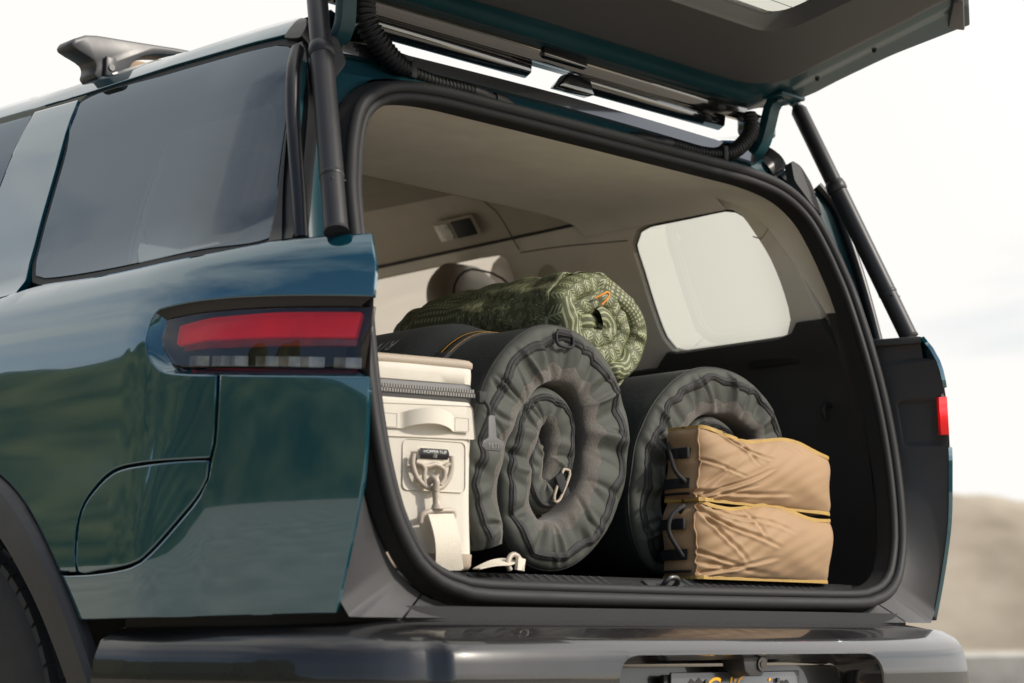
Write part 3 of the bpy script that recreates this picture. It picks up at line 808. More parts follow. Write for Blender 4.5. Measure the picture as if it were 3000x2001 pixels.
# ---------------------------------------------------------------- interior
def inner_half(y, z): return Xm(z if z < 1.35 else 1.35+(z-1.35)/warp(y))-.095-.40*max(0, .5-y)**2
def inner(sx, off=0.): return lambda y, z: (sx*(inner_half(y, z)+off), y, z)
QW = [(.775,1.634),(.751,1.662),(.721,1.669),(.597,1.669),(.481,1.669),(.452,1.662),(.430,1.648),(.405,1.608),(.374,1.542),(.358,1.464),(.359,1.407),(.381,1.378),(.404,1.372),(.560,1.371),(.699,1.371),(.733,1.382),(.750,1.408),(.763,1.483),(.770,1.565)]
DW = [(1.215,1.660),(1.237,1.672),(1.40,1.678),(1.75,1.680),(2.20,1.684),(2.20,1.40),(1.24,1.40),(1.205,1.44),(1.195,1.56)]
def trim_y(z): return max(ya(z)+.09, .22 if z > 1.38 else 0)
for sx in (-1, 1):
    qw = cr(QW, True, .02); dw = roundpoly(DW, .01, .04)
    up = [(trim_y(1.395), 1.395)]+[(trim_y(z), z) for z in np.linspace(1.42, 1.68, 12)]
    up += [(.5,1.690),(.92,1.695),(1.5,1.70),(2.3,1.705),(2.3,1.392),(1.2,1.392),(.78,1.392),(.36,1.395)]
    # window reaches a little below the cream trim: split the trim at the sill line
    upp = [(trim_y(1.395), 1.395)]+[(trim_y(z), z) for z in np.linspace(1.42, 1.68, 12)]+[(.40,1.700),(.92,1.705),(2.3,1.712),(2.3,1.340),(1.05,1.340),(.80,1.340),(.58,1.340),(.36,1.340),(.335,1.398)]
    patch('upper_side_trim', lin(upp, True, .03), inner(sx), M['liner'] if True else None, car, holes=[offset_poly(qw, -.004), dw], step=.035, depth=.02, lip=.002, out=-sx)
    low = [(trim_y(z), z) for z in np.linspace(.80, 1.390, 16)]+[(.333,1.394),(.356,1.374),(.40,1.367),(.71,1.367),(.745,1.372),(.80,1.338),(2.2,1.338),(2.2,.80)]
    patch('lower_side_trim', lin(low, True, .03), inner(sx, -.012), M['cargo_dk'], car, step=.05, depth=.02, lip=.002, out=-sx)
    # black window frame seen from inside
    patch('window_frame', offset_poly(qw, -.030), inner(sx, .014), M['black'], car, holes=[offset_poly(qw, .001)], step=.04, depth=.0, lip=0, out=-sx)
    # returns from the trim opening out to the glass
    qo = offset_poly(qw, -.004); V = []; k = len(qo)
    for of in (0., .007, .014):
        for q in qo: V.append(inner(sx, of)(*q))
    mesh('window_reveal', V, [(r_*k+j, r_*k+(j+1) % k, (r_+1)*k+(j+1) % k, (r_+1)*k+j) for r_ in range(2) for j in range(k)], M['liner_dk'], car)
    # lining between the roof rail and the upper trim
    V = []; ys_ = np.linspace(.36, 2.3, 14)
    for y in ys_:
        zt_ = 1.35+.415*warp(y); V.append((sx*(half(y, zt_)-.020), y, zt_)); V.append((sx*(inner_half(y, 1.70)-.006), y, 1.702))
    F = [(2*i, 2*i+1, 2*i+3, 2*i+2) for i in range(13)]
    mesh('rail_lining', V, F, M['cargo_dk'], car)
# throat of the opening: cream above the belt line, black below, lofted from the seal to the lining
CEIL = [(0,1.694),(.50,1.692),(.58,1.690),(.625,1.686),(.648,1.670),(.664,1.60),(.70,1.50),(.735,1.394),(.775,1.25),(.800,1.10),(.805,.95),(.800,.80)]
def ceil_z(x, y):
    x = abs(x); cz_ = [(0,1.704),(.50,1.702),(.58,1.697),(.625,1.686),(.648,1.670),(.655,1.665)]
    return float(np.interp(x, [p[0] for p in cz_], [p[1] for p in cz_]))+.012*(y-.47)
sl_ = seal_loop(.045); sl_ = sl_[sl_[:, 0] >= -1e-6]; sl_ = sl_[np.argsort(-np.arctan2(sl_[:, 1]-PC[1], sl_[:, 0]))]
cl = cr(CEIL, step=.02)
def along(P_, t):
    d_ = np.r_[0, np.cumsum(np.linalg.norm(np.diff(P_, axis=0), axis=1))]; return np.array((np.interp(t, d_, P_[:, 0]), np.interp(t, d_, P_[:, 1])))
def throat(sx, ang0, ang1, n, m_, name):
    V = []; fr = np.linspace(0, 1, 10)
    full_s = np.vstack([seal_loop(.045)]); full_c = np.vstack([cl, [(0, .80)]])
    polyc = np.vstack([cl, (cl[::-1]*[-1, 1])])
    for a in np.linspace(ang0, ang1, n):
        d_ = np.array((math.cos(a), math.sin(a))); p0 = PC+polar_hit(full_s, PC, a)*d_; p1 = PC+max(polar_hit(polyc, PC, a), polar_hit(full_s, PC, a)+.004)*d_
        y0 = ya(p0[1])+.012; y1 = float(np.interp(p1[1], [.8,1.2,1.394,1.50,1.60,1.66,1.69], [ya(.8)+.10,ya(1.2)+.10,.240,.290,.345,.405,.465])); y1 = max(y1, y0+.02)
        for f in fr:
            g_ = f**.75; q = p0+(p1-p0)*(1-(1-f)**(1.15 if a > 1.0 else 2.0)); V.append((sx*q[0], y0+(y1-y0)*f, q[1]))
    F = []
    for i in range(n-1):
        for j in range(9):
            f = (i*10+j, i*10+j+1, (i+1)*10+j+1, (i+1)*10+j); F.append(f if sx > 0 else f[::-1])
    return mesh(name, V, F, m_, car, auto=80)
aS = math.atan2(1.394-PC[1], .70)
for sx in (-1, 1):
    throat(sx, math.pi/2, aS, 50, M['liner'], 'header_trim')
    throat(sx, aS, math.atan2(.835-PC[1], .66), 36, M['cargo_dk'], 'pillar_trim')
grid('headliner', lambda u, v: (u*.652, v, ceil_z(u*.652, v)), np.linspace(-1, 1, 45), np.linspace(.465, .92, 10), M['liner'], car)
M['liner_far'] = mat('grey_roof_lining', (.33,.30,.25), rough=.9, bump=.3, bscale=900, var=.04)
V = [(-.63,.92,1.707),(.63,.92,1.707),(.60,.925,1.80),(-.60,.925,1.80)]
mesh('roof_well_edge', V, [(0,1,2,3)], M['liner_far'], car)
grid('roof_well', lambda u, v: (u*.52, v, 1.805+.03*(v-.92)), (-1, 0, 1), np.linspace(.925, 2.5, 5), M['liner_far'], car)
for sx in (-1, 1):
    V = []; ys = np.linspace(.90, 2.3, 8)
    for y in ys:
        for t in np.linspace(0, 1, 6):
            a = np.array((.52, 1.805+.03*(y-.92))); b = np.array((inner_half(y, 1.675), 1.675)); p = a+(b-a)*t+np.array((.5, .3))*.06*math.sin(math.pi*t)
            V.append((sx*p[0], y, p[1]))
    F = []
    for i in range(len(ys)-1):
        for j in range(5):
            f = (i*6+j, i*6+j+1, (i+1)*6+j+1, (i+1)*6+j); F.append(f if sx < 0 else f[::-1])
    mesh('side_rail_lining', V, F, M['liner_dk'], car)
M['liner_sh'] = mat('seam_taupe', (.10,.09,.075), rough=.9)
# coat-hook lamp in the right rail, belt cover on the pillar
lampi = empty('reading_lamp', (0, 0, 0)); lampi.parent = car
rt = Matrix.Rotation(R(52), 3, 'Y')
rbox('lamp_bezel', (.607, 1.345, 1.752), (.060, .150, .012), M['liner_dk'], lampi, bev=.004, rot=rt)
rbox('lamp_window', (.6035, 1.385, 1.7485), (.048, .055, .010), M['chrome'], lampi, bev=.003, rot=rt)
rbox('lamp_switch', (.6035, 1.310, 1.7485), (.050, .075, .010), M['black'], lampi, bev=.003, rot=rt)
tube('belt_guide', [inner(1, -.012)(1.08, 1.60), inner(1, .01)(1.08, 1.60)], .026, M['liner_dk'], car, seg=24)
# pillar seams
tube('lining_seam', cr([inner(1, -.002)(1.16, 1.668), inner(1, -.001)(1.006, 1.662), inner(1, -.001)(.79, 1.645)], step=.03), .0014, M['liner_sh'], car, seg=6)
tube('lining_seam', cr([(.525,1.19,1.801),(.60,1.185,1.772),(inner_half(1.16,1.675)-.004,1.16,1.675)], step=.03), .0016, M['liner_sh'], car, seg=6)
tube('lining_seam', cr([(.60,.30,1.590),(.66,.37,1.585),(inner_half(.41,1.598)-.002,.405,1.598)], step=.03), .0015, M['liner_dk'], car, seg=6)
# grab slot and bag hook in the right cargo wall
rbox('grab_slot', tuple(np.array(inner(1, -.013)(.44, 1.322))), (.008,.150,.022), M['black'], car, bev=.003)
tube('bag_hook', cr([inner(1, -.012)(.30,1.21), inner(1, -.035)(.30,1.205), inner(1, -.040)(.30,1.185), inner(1, -.028)(.30,1.175)], step=.006), .006, M['plastic'], car, seg=10)
# load floor, front bulkhead of seats
prism('load_floor', [(.075,.770),(.12,.795),(1.25,.795),(1.25,.74),(.075,.74)], 'x', -.74, .74, M['carpet'], car)
def seat(cx):
    st = empty('rear_seat', (0, 0, 0)); st.parent = car
    rbox('backrest', (cx, 1.22, 1.08), (.50, .12, .62), M['seat'], st, bev=.05, seg=4, rot=Matrix.Rotation(R(-8), 3, 'X'))
    V = []; F = []; n = 28; rows = 12
    for i in range(rows+1):
        t = i/rows; z = 1.44+.225*t; w = .125*(1-.55*max(0, (t-.45)/.55)**2.6); dpt = .055*(1-.6*max(0, (t-.5)/.5)**2.5)
        for j in range(n):
            a = 2*math.pi*j/n; c, s_ = math.cos(a), math.sin(a); sg = lambda q: math.copysign(abs(q)**.6, q)
            V.append((cx+w*sg(c), 1.33+.06*t+dpt*sg(s_), z))
    for i in range(rows):
        for j in range(n): F.append((i*n+j, i*n+(j+1) % n, (i+1)*n+(j+1) % n, (i+1)*n+j))
    F.append(tuple(rows*n+j for j in range(n)))
    hr = mesh('headrest', V, F, M['seat'], st, auto=80)
    pip = cr([(cx+.128*math.cos(t_)*.92, 1.290+.03*(1-abs(math.cos(t_))), 1.56+.085*math.sin(t_)) for t_ in np.linspace(0, math.pi, 11)], step=.02)
    tube('piping', pip, .003, M['black'], hr, seg=8)
    tube('post', [(cx-.05,1.30,1.36),(cx-.05,1.31,1.46)], .007, M['steel'], st, seg=8); tube('post', [(cx+.05,1.30,1.36),(cx+.05,1.31,1.46)], .007, M['steel'], st, seg=8)
seat(.665); seat(.06); seat(-.50)

# ---------------------------------------------------------------- sill plate with diagonal ribs, striker
sill = empty('sill_plate', (0, 0, 0)); sill.parent = car
prism('plate', [(.070,.752),(.072,.760),(.118,.7955),(.135,.7965),(.135,.74),(.070,.74)], 'x', -.60, .60, M['sill'], sill, bev=.002)
n = 0
for i in range(46):
    x0 = -.565+i*.0235
    if -.075 < x0+.02 < .085 or x0 > .52: continue
    a = np.array((x0, .0725, .7605)); b = np.array((x0-.034, .1165, .7945))
    tube('rib', [a, b], .0028, M['sill'], sill, seg=6)
strk = tube('striker', cr([(-.012,.088,.776),(-.014,.075,.786),(-.008,.069,.795),(.012,.069,.795),(.020,.075,.786),(.020,.088,.776)], step=.006), .0055, M['steel'], car, seg=10)
rbox('striker_cover', (.005,.092,.776), (.105,.040,.014), M['plastic'], car, bev=.004, rot=Matrix.Rotation(R(36), 3, 'X'))

# ---------------------------------------------------------------- lift struts
def strut(sx):
    st = empty('tailgate_strut', (0, 0, 0)); st.parent = car
    A_ = np.array((sx*.810,.074,1.330)); B_ = np.array((sx*.700,.288,1.885)); L_ = np.linalg.norm(B_-A_); d = (B_-A_)/L_
    def at(t): return A_+d*L_*t
    tube('lower_tube', [at(.020), at(.205)], [.0200,.0200], M['strut'], st, seg=28)
    tube('middle_tube', [at(.205), at(.212), at(.63)], [.0208,.0206,.0206], M['strut'], st, seg=28)
    tube('collar', [at(.632), at(.636), at(.654), at(.672), at(.676)], [.0206,.0226,.0232,.0214,.0192], M['strut'], st, seg=28)
    tube('upper_tube', [at(.676), at(.985), at(1.0)], [.0188,.0188,.014], M['strut'], st, seg=28)
    tube('ring', [at(.196), at(.199), at(.208), at(.211)], [.0200,.0212,.0212,.0205], M['strut'], st, seg=28)
    side_ = np.cross(d, (0, 1, 0)); side_ /= np.linalg.norm(side_)
    for k_ in (-1, 1):
        c = at(.188)+np.array((k_*.012, -.0165, 0)); rbox('vent_slot', tuple(c), (.007,.004,.0035), M['black'], st, bev=.001)
    tube('base_boot', [at(.016), at(.020), at(.026)], [.0212,.0210,.0203], M['rubber'], st, seg=24)
    tube('ball_joint', [at(.99), at(1.03)], [.012,.010], M['steel'], st, seg=12)
strut(-1); strut(1)

# ---------------------------------------------------------------- tailgate (raised)
tg = empty('tailgate', (0, 0, 0)); tg.parent = car
def TP(x, y, off=0.): return (x, y, 1.885+.2*(.30-y)+off)       # underside plane of the raised gate
M['gate_panel'] = mat('tailgate_grey_panel', (.064,.066,.071), rough=.6, bump=.3, bscale=800, var=.06, vscale=4)
# inner plastic panel with the glass opening; rolls down at its edges
pan = [(-.42,.258),(0,.259),(.30,.252),(.46,.226),(.505,.200),(.533,.125),(.540,0),(.535,-.14),(.548,-.165),(.545,-.245),(.46,-.30),(.0,-.325)]
po = cr([(-x, y) for x, y in pan[:0:-1] if x > .29]+pan[1:-1], step=.03)
po = np.vstack([po, cr([(.46,-.30),(0,-.325),(-.46,-.30)], step=.04)[1:-1]])
gl_ = roundpoly([(-.345,.048),(.318,.048),(.345,-.255),(-.345,-.255)], .075, .02)
def panel_pt(x, y):
    # gently crowned towards the middle, turned up along the outline
    e = min(.555-abs(x), .262-y if abs(x) < .46 else .30, y+.34)
    return TP(x, y, -.020+.022*max(0, 1-max(0, e)/.035)**2)
patch('inner_panel', po, panel_pt, M['gate_panel'], tg, holes=[gl_], step=.03, depth=.02, lip=.004, out=-1)
V = []; k = len(gl_)
for f, of in ((0, -.020), (.004, -.012), (.018, .002), (.020, .012)):
    for q_ in offset_poly(gl_, f) if f else gl_: V.append(TP(q_[0], q_[1], of))
mesh('glass_surround', V, [(r_*k+j, r_*k+(j+1) % k, (r_+1)*k+(j+1) % k, (r_+1)*k+j) for r_ in range(3) for j in range(k)], M['gate_panel'], tg)
gp = patch('rear_glass', offset_poly(gl_, .016), lambda x, y: TP(x, y, .010), M['glass_light'], tg, step=.08, depth=.004, lip=0, out=-1)
for i in range(7):
    y = .022-.036*i; sweep('heater_wire', [TP(-.325, y, .0085), TP(.325, y, .0085)], [(-.0009,-.0002),(.0009,-.0002),(.0009,.0004),(-.0009,.0004)], (0,1,0), (0,0,1), M['steel'], gp)
# painted inner frame round the panel
GE = [(.62,.372),(.690,.330),(.703,.24),(.700,.165),(.705,.028),(.735,-.125),(.742,-.147),(.575,-.252),(.48,-.325)]
fo = roundpoly([(-x, y) for x, y in GE]+[(x, y) for x, y in GE[::-1]], [.03,.03,.03,.03,.03,.02,.006,.01,.02]+[.02,.01,.006,.02,.03,.03,.03,.03,.03], .03)
fi_ = offset_poly(po, .012)
def frame_pt(x, y):
    rdg = .012*math.exp(-((y-.315)/.016)**2)*(1 if abs(x) < .56 else 0)
    return TP(x, y, .004-rdg+.010*smooth01((abs(x)-.60)/.05))
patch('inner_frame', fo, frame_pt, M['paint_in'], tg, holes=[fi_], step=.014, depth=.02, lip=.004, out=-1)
# outer skin, open over the glass
def gate_w(y): return float(np.interp(-y, [-.385,-.372,-.330,-.24,-.165,-.028,.125,.147,.252,.325,.345], [.56,.62,.690,.703,.700,.705,.735,.742,.575,.48,.46]))
def skin(u, y): return (u*gate_w(y), y, 1.885+.2*(.30-y)+.040-.012*abs(u)**4)
us = np.linspace(-1, 1, 33); vs = np.linspace(.385, -.345, 37); V = [skin(u, y) for u in us for y in vs]; F = []
for i in range(32):
    for j in range(36):
        q_ = skin((us[i]+us[i+1])/2, (vs[j]+vs[j+1])/2)
        if abs(q_[0]) < .46 and -.28 < q_[1] < .165: continue
        F.append((i*37+j, i*37+j+1, (i+1)*37+j+1, (i+1)*37+j))
mesh('outer_skin', V, F, M['paint'], tg)
for sx in (-1, 1):
    V = []; ys = np.linspace(.372, -.345, 60)
    for y in ys:
        a_ = np.array(skin(sx, y)); b_ = np.array(TP(sx*gate_w(y), y, .014))
        for f in (0, .5, 1): V.append(tuple(a_+(b_-a_)*f))
    F = []
    for i in range(len(ys)-1):
        for j in range(2):
            f = (i*3+j, i*3+j+1, (i+1)*3+j+1, (i+1)*3+j); F.append(f if sx < 0 else f[::-1])
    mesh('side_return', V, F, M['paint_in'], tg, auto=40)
    ep = [(.736,-.138),(.572,-.242),(.560,-.225),(.700,-.120)]
    prism('end_trim', [(sx*x, y) for x, y in ep], 'z', 1.976, 2.025, M['gate_panel'], tg, bev=.004)
    for y in (.185, .03): tube('rubber_plug', [TP(sx*.640, y, .016), TP(sx*.640, y, .006)], [.006,.004], M['rubber'], tg, seg=12)
# dark spoiler strips along the front edge and the bar that closes on the roof
prism('spoiler_strip', [(.371,1.852),(.374,1.826),(.392,1.818),(.408,1.824),(.412,1.858)], 'x', -.535, -.068, M['gloss_black'], tg, bev=.003)
prism('spoiler_strip', [(.371,1.852),(.374,1.830),(.392,1.822),(.408,1.828),(.412,1.858)], 'x', .075, .545, M['gloss_black'], tg, bev=.003)
prism('front_rail', [(.352,1.870),(.360,1.848),(.376,1.850),(.388,1.866),(.388,1.895),(.352,1.895)], 'x', -.60, .60, M['gloss_black'], tg, bev=.003)
prism('brake_lamp_box', [(.345,1.858),(.400,1.850),(.405,1.872),(.345,1.880)], 'x', -.060, .068, M['gloss_black'], tg, bev=.004)
prism('roof_latch_bracket', [(-.045,1.792),(.062,1.792),(.048,1.828),(-.010,1.828)], 'y', .318, .352, M['gloss_black'], tg, bev=.006)
rbox('spoiler_corner', (.640,.360,1.842), (.090,.050,.048), M['gloss_black'], tg, bev=.010, seg=3)
rbox('spoiler_corner', (-.655,.350,1.905), (.120,.070,.055), M['gloss_black'], tg, bev=.014, seg=3)
# hinge arms
for sx in (-1, 1):
    path = cr([(sx*.602,.365,1.760),(sx*.604,.338,1.768),(sx*.606,.316,1.792),(sx*.612,.304,1.835),(sx*.620,.292,1.880),(sx*.640,.262,1.898)], step=.012)
    P_, T_, A_, B_ = frames(path)
    ax = np.array((1, 0, 0.)); B2 = np.array([np.cross(t, ax) for t in T_]); B2 /= np.linalg.norm(B2, axis=1)[:, None]
    sweep('hinge_arm', path, [(-.016,-.011),(.016,-.011),(.018,0),(.016,.011),(-.016,.011),(-.018,0)], ax, B2, M['paint_in'], tg, auto=30)
    tube('hinge_pin', [(sx*.575,.362,1.766), (sx*.632,.362,1.766)], .012, M['steel'], tg, seg=12)
    rbox('hinge_plate', (sx*.632,.275,1.8915), (.085,.060,.010), M['paint_in'], tg, bev=.003)
    for dx in (-.022, .026): tube('bolt', [(sx*.632+dx,.270,1.890), (sx*.632+dx,.268,1.879)], .008, M['paint_in'], tg, seg=6)
    # corrugated wiring hose from roof to gate
    hp = cr([(sx*.230,.316,1.727),(sx*.300,.315,1.731),(sx*.370,.314,1.729),(sx*.430,.312,1.733),(sx*.485,.311,1.745),(sx*.530,.310,1.775),(sx*.560,.312,1.812),(sx*.562,.318,1.850)], step=.0016)
    d = np.r_[0, np.cumsum(np.linalg.norm(np.diff(hp, axis=0), axis=1))]
    thick = np.interp(d, [0,.03,.055,.056,.22,.25,.40], [.010,.0135,.0135,.0125,.0125,.0165,.0175])
    rad = thick+np.where(d > .056, .0018*np.sin(d*2*np.pi/.0095), 0)
    if sx < 0: rad = rad*np.interp(d, [.2,.28,.45], [1,1.2,1.35])
    tube('wiring_hose', hp, rad, M['hose'], tg, seg=14, auto=80)
    rbox('hose_clip', tuple(hp[int(len(hp)*.56)]), (.016,.034,.034), M['rubber'], tg, bev=.004)
    tube('hose_boot', [(sx*.232,.316,1.727),(sx*.205,.318,1.727),(sx*.185,.322,1.728),(sx*.165,.330,1.730)], [.0135,.0140,.0110,.0070], M['hose'], tg, seg=14)
# dark cover plate in the upper corner of each channel
for sx in (-1, 1):
    cp = roundpoly([(.715,1.705),(.690,1.745),(.655,1.752),(.645,1.700),(.690,1.650),(.722,1.625)], .012, .01)
    cp = cp if sx > 0 else cp*[-1, 1]
    patch('pillar_cover', cp, lambda x, z: (x, .232+.30*(z-1.60)+.05*(abs(x)-.70), z), M['plastic'], car, step=.03, depth=.02, lip=.003, out=1)

# ---------------------------------------------------------------- roof crossbar
bar = empty('roof_crossbar', (0, 0, 0)); bar.parent = car
M['bar'] = mat('crossbar_black', (.030,.031,.034), rough=.42, rvar=.06)
WG = [(-.731,1.901),(-.723,1.912),(-.695,1.926),(-.669,1.931),(-.590,1.937),(-.466,1.947)]
UN = [(-.44,1.934),(-.508,1.924),(-.535,1.917),(-.561,1.906),(-.579,1.891),(-.588,1.874),(-.592,1.872),(-.594,1.862),(-.669,1.838),(-.669,1.862),(-.673,1.873),(-.685,1.879),(-.710,1.887),(-.726,1.893)]
top_l = cr(WG, step=.02); un_l = cr(UN, step=.012)
wing = np.vstack([top_l, [(.0,1.968)], (top_l[::-1]*[-1, 1]), (un_l[::-1]*[-1, 1]), [(0,1.955)], un_l])
prism('bar', [tuple(p_) for p_ in wing], 'y', 1.058, 1.122, M['bar'], bar, bev=.006)
for sx in (-1, 1):
    tt = np.vstack([top_l[:-1], [(-.30, 1.957)]])
    sweep('bar_top', [(-sx*-1*p_[0] if sx < 0 else -p_[0], 1.095, p_[1]) for p_ in tt], [(-.046,-.004),(.046,-.004),(.046,.006),(-.046,.006)], (0,1,0), (0,0,1), M['bar'], bar)
    ft = rbox('foot_cover', (sx*.640, 1.052, 1.866), (.026,.010,.044), M['bar'], bar, bev=.004)
    tube('lock', [(sx*.640, 1.048, 1.864), (sx*.640, 1.044, 1.864)], .007, M['steel'], ft, seg=16)
# tan rounded bundle showing under the bar
M['tan_roof'] = mat('tan_canvas_roof', (.30,.20,.12), rough=.8, bump=.3, bscale=200, var=.1)
V = []; F = []; n = 24
for i in range(13):
    t = -1+2*i/12; r_ = math.sqrt(max(0, 1-abs(t)**3.2))
    for j in range(n):
        a = math.pi*j/(n-1); V.append((-.43+.09*t, 1.26+.08*r_*math.cos(a), 1.884+.080*r_*math.sin(a)))
F = [(i*n+j, i*n+j+1, (i+1)*n+j+1, (i+1)*n+j) for i in range(12) for j in range(n-1)]
rb = mesh('roof_bundle', V, F, M['tan_roof']); rb['label'] = 'tan rounded bundle on the roof behind the black crossbar foot'; rb['category'] = 'bundle'

# ================================================================== CARGO
class Nd:
    """tiny wrapper to write shader maths as expressions"""
    def __init__(s, nt_, sock): s.t = nt_; s.s = sock
    def _op(s, op, *a):
        n = s.t.nodes.new('ShaderNodeMath'); n.operation = op
        for i, v in enumerate((s,)+a):
            if isinstance(v, Nd): s.t.links.new(v.s, n.inputs[i])
            else: n.inputs[i].default_value = v
        return Nd(s.t, n.outputs[0])
    def __add__(s, o): return s._op('ADD', o)
    def __sub__(s, o): return s._op('SUBTRACT', o)
    def __mul__(s, o): return s._op('MULTIPLY', o)
    def frac(s): return s._op('FRACT')
    def abs(s): return s._op('ABSOLUTE')
    def lt(s, v): return s._op('LESS_THAN', v)
    def gt(s, v): return s._op('GREATER_THAN', v)
    def sin(s): return s._op('SINE')
    def floor(s): return s._op('FLOOR')
    def max(s, v): return s._op('MAXIMUM', v)
    def sqrt(s): return s._op('SQRT')

def blanket_material():
    m = mat('patterned_olive_quilt', (.1,.1,.05), rough=.62, bump=.25, bscale=140)
    t = m.node_tree; b = t.nodes['Principled BSDF']
    uvn = t.nodes.new('ShaderNodeUVMap'); uvn.uv_map = 'cloth'
    sp = t.nodes.new('ShaderNodeSeparateXYZ'); t.links.new(uvn.outputs['UV'], sp.inputs[0])
    u = Nd(t, sp.outputs[0]); v = Nd(t, sp.outputs[1])
    def noise(scale, detail=2):
        n = t.nodes.new('ShaderNodeTexNoise'); n.noise_dimensions = '2D'; n.inputs['Scale'].default_value = scale; n.inputs['Detail'].default_value = detail
        t.links.new(uvn.outputs['UV'], n.inputs['Vector']); return Nd(t, n.outputs['Fac'])
    vo = t.nodes.new('ShaderNodeTexVoronoi'); vo.voronoi_dimensions = '2D'; vo.inputs['Scale'].default_value = 9; vo.inputs['Randomness'].default_value = .8
    t.links.new(uvn.outputs['UV'], vo.inputs['Vector']); sc = t.nodes.new('ShaderNodeSeparateColor'); t.links.new(vo.outputs['Color'], sc.inputs[0]); z = Nd(t, sc.outputs[0])
    # dots
    fu = (u*100).frac()-.5; fv = (v*100).frac()-.5; dots = (fu*fu+fv*fv).sqrt().lt(.30)
    # squiggles
    nz = noise(58, 0); sq = ((nz*9).frac()-.5).abs().lt(.17)
    nz2 = noise(80, 0); sq = sq*nz2.gt(.40)
    # fir twigs
    k = 38.; row = (v*k*.8).floor(); fx = ((u*k+row*.5).frac()-.5); wv = noise(12, 0)*.6; fx = fx+wv-.3
    ax = fx.abs(); twig = ax.lt(.05).max(((v*k*3.2-ax*3.4).frac()).lt(.34)*ax.lt(.36))
    gap = (v*k*.8).frac().gt(.10); twig = twig*gap
    # wavy rules
    wl = ((v+(u*70).sin()*.004)*75).frac().lt(.36)
    cap = v.lt(.105)*v.gt(.0)
    zone1 = z.lt(.16); zone2 = z.gt(.16)*z.lt(.68); zone3 = z.gt(.68)
    body = zone1*dots+zone2*sq+zone3*sq
    bodycap = z.lt(.62)*twig+z.gt(.62)*z.lt(.80)*dots+z.gt(.80)*wl
    inv = (cap*-1)+1
    mask = cap*bodycap+inv*body
    mx_ = t.nodes.new('ShaderNodeMix'); mx_.data_type = 'RGBA'
    mx_.inputs['A'].default_value = (.085,.090,.042,1); mx_.inputs['B'].default_value = (.29,.315,.18,1)
    t.links.new(mask.s, mx_.inputs['Factor']); t.links.new(mx_.outputs['Result'], b.inputs['Base Color'])
    return m

def resample(P, n):
    P = np.array(P, float); d = np.r_[0, np.cumsum(np.linalg.norm(np.diff(P, axis=0), axis=1))]; t = np.linspace(0, d[-1], n)
    return np.stack([np.interp(t, d, P[:, i]) for i in range(P.shape[1])], 1), t

def wrinkle(s, ph, rs, lam=(.022, .075), n=9, skew=.012):
    """pleats: single ridges and dents that run across the rim at uneven spacing; s along the rim, ph across"""
    w = np.zeros(np.broadcast(s, ph).shape); Ls = float(np.max(s)); x = 0.
    while x < Ls:
        x += lam[0]*(.15+2.1*rs.rand()**1.3); wd = lam[0]*(.12+.50*rs.rand()); a = (.35+rs.rand())*(1 if rs.rand() < .62 else -1.1)
        pc = 1.0+1.0*rs.rand(); pw = .35+.75*rs.rand(); sk = (rs.rand()-.5)*.030; cv = (rs.rand()-.5)*.02
        d = (s-x-sk*(ph-1.4)-cv*(ph-1.4)**2)/wd
        w += a*np.exp(-d*d)*np.exp(-((ph-pc)/pw)**2)
    for i in range(5):
        la = .07+.14*rs.rand(); w += .55*np.sin(2*np.pi*s/la+rs.rand()*6.28+ph*(rs.rand()-.5))/2.2
    return w*.42

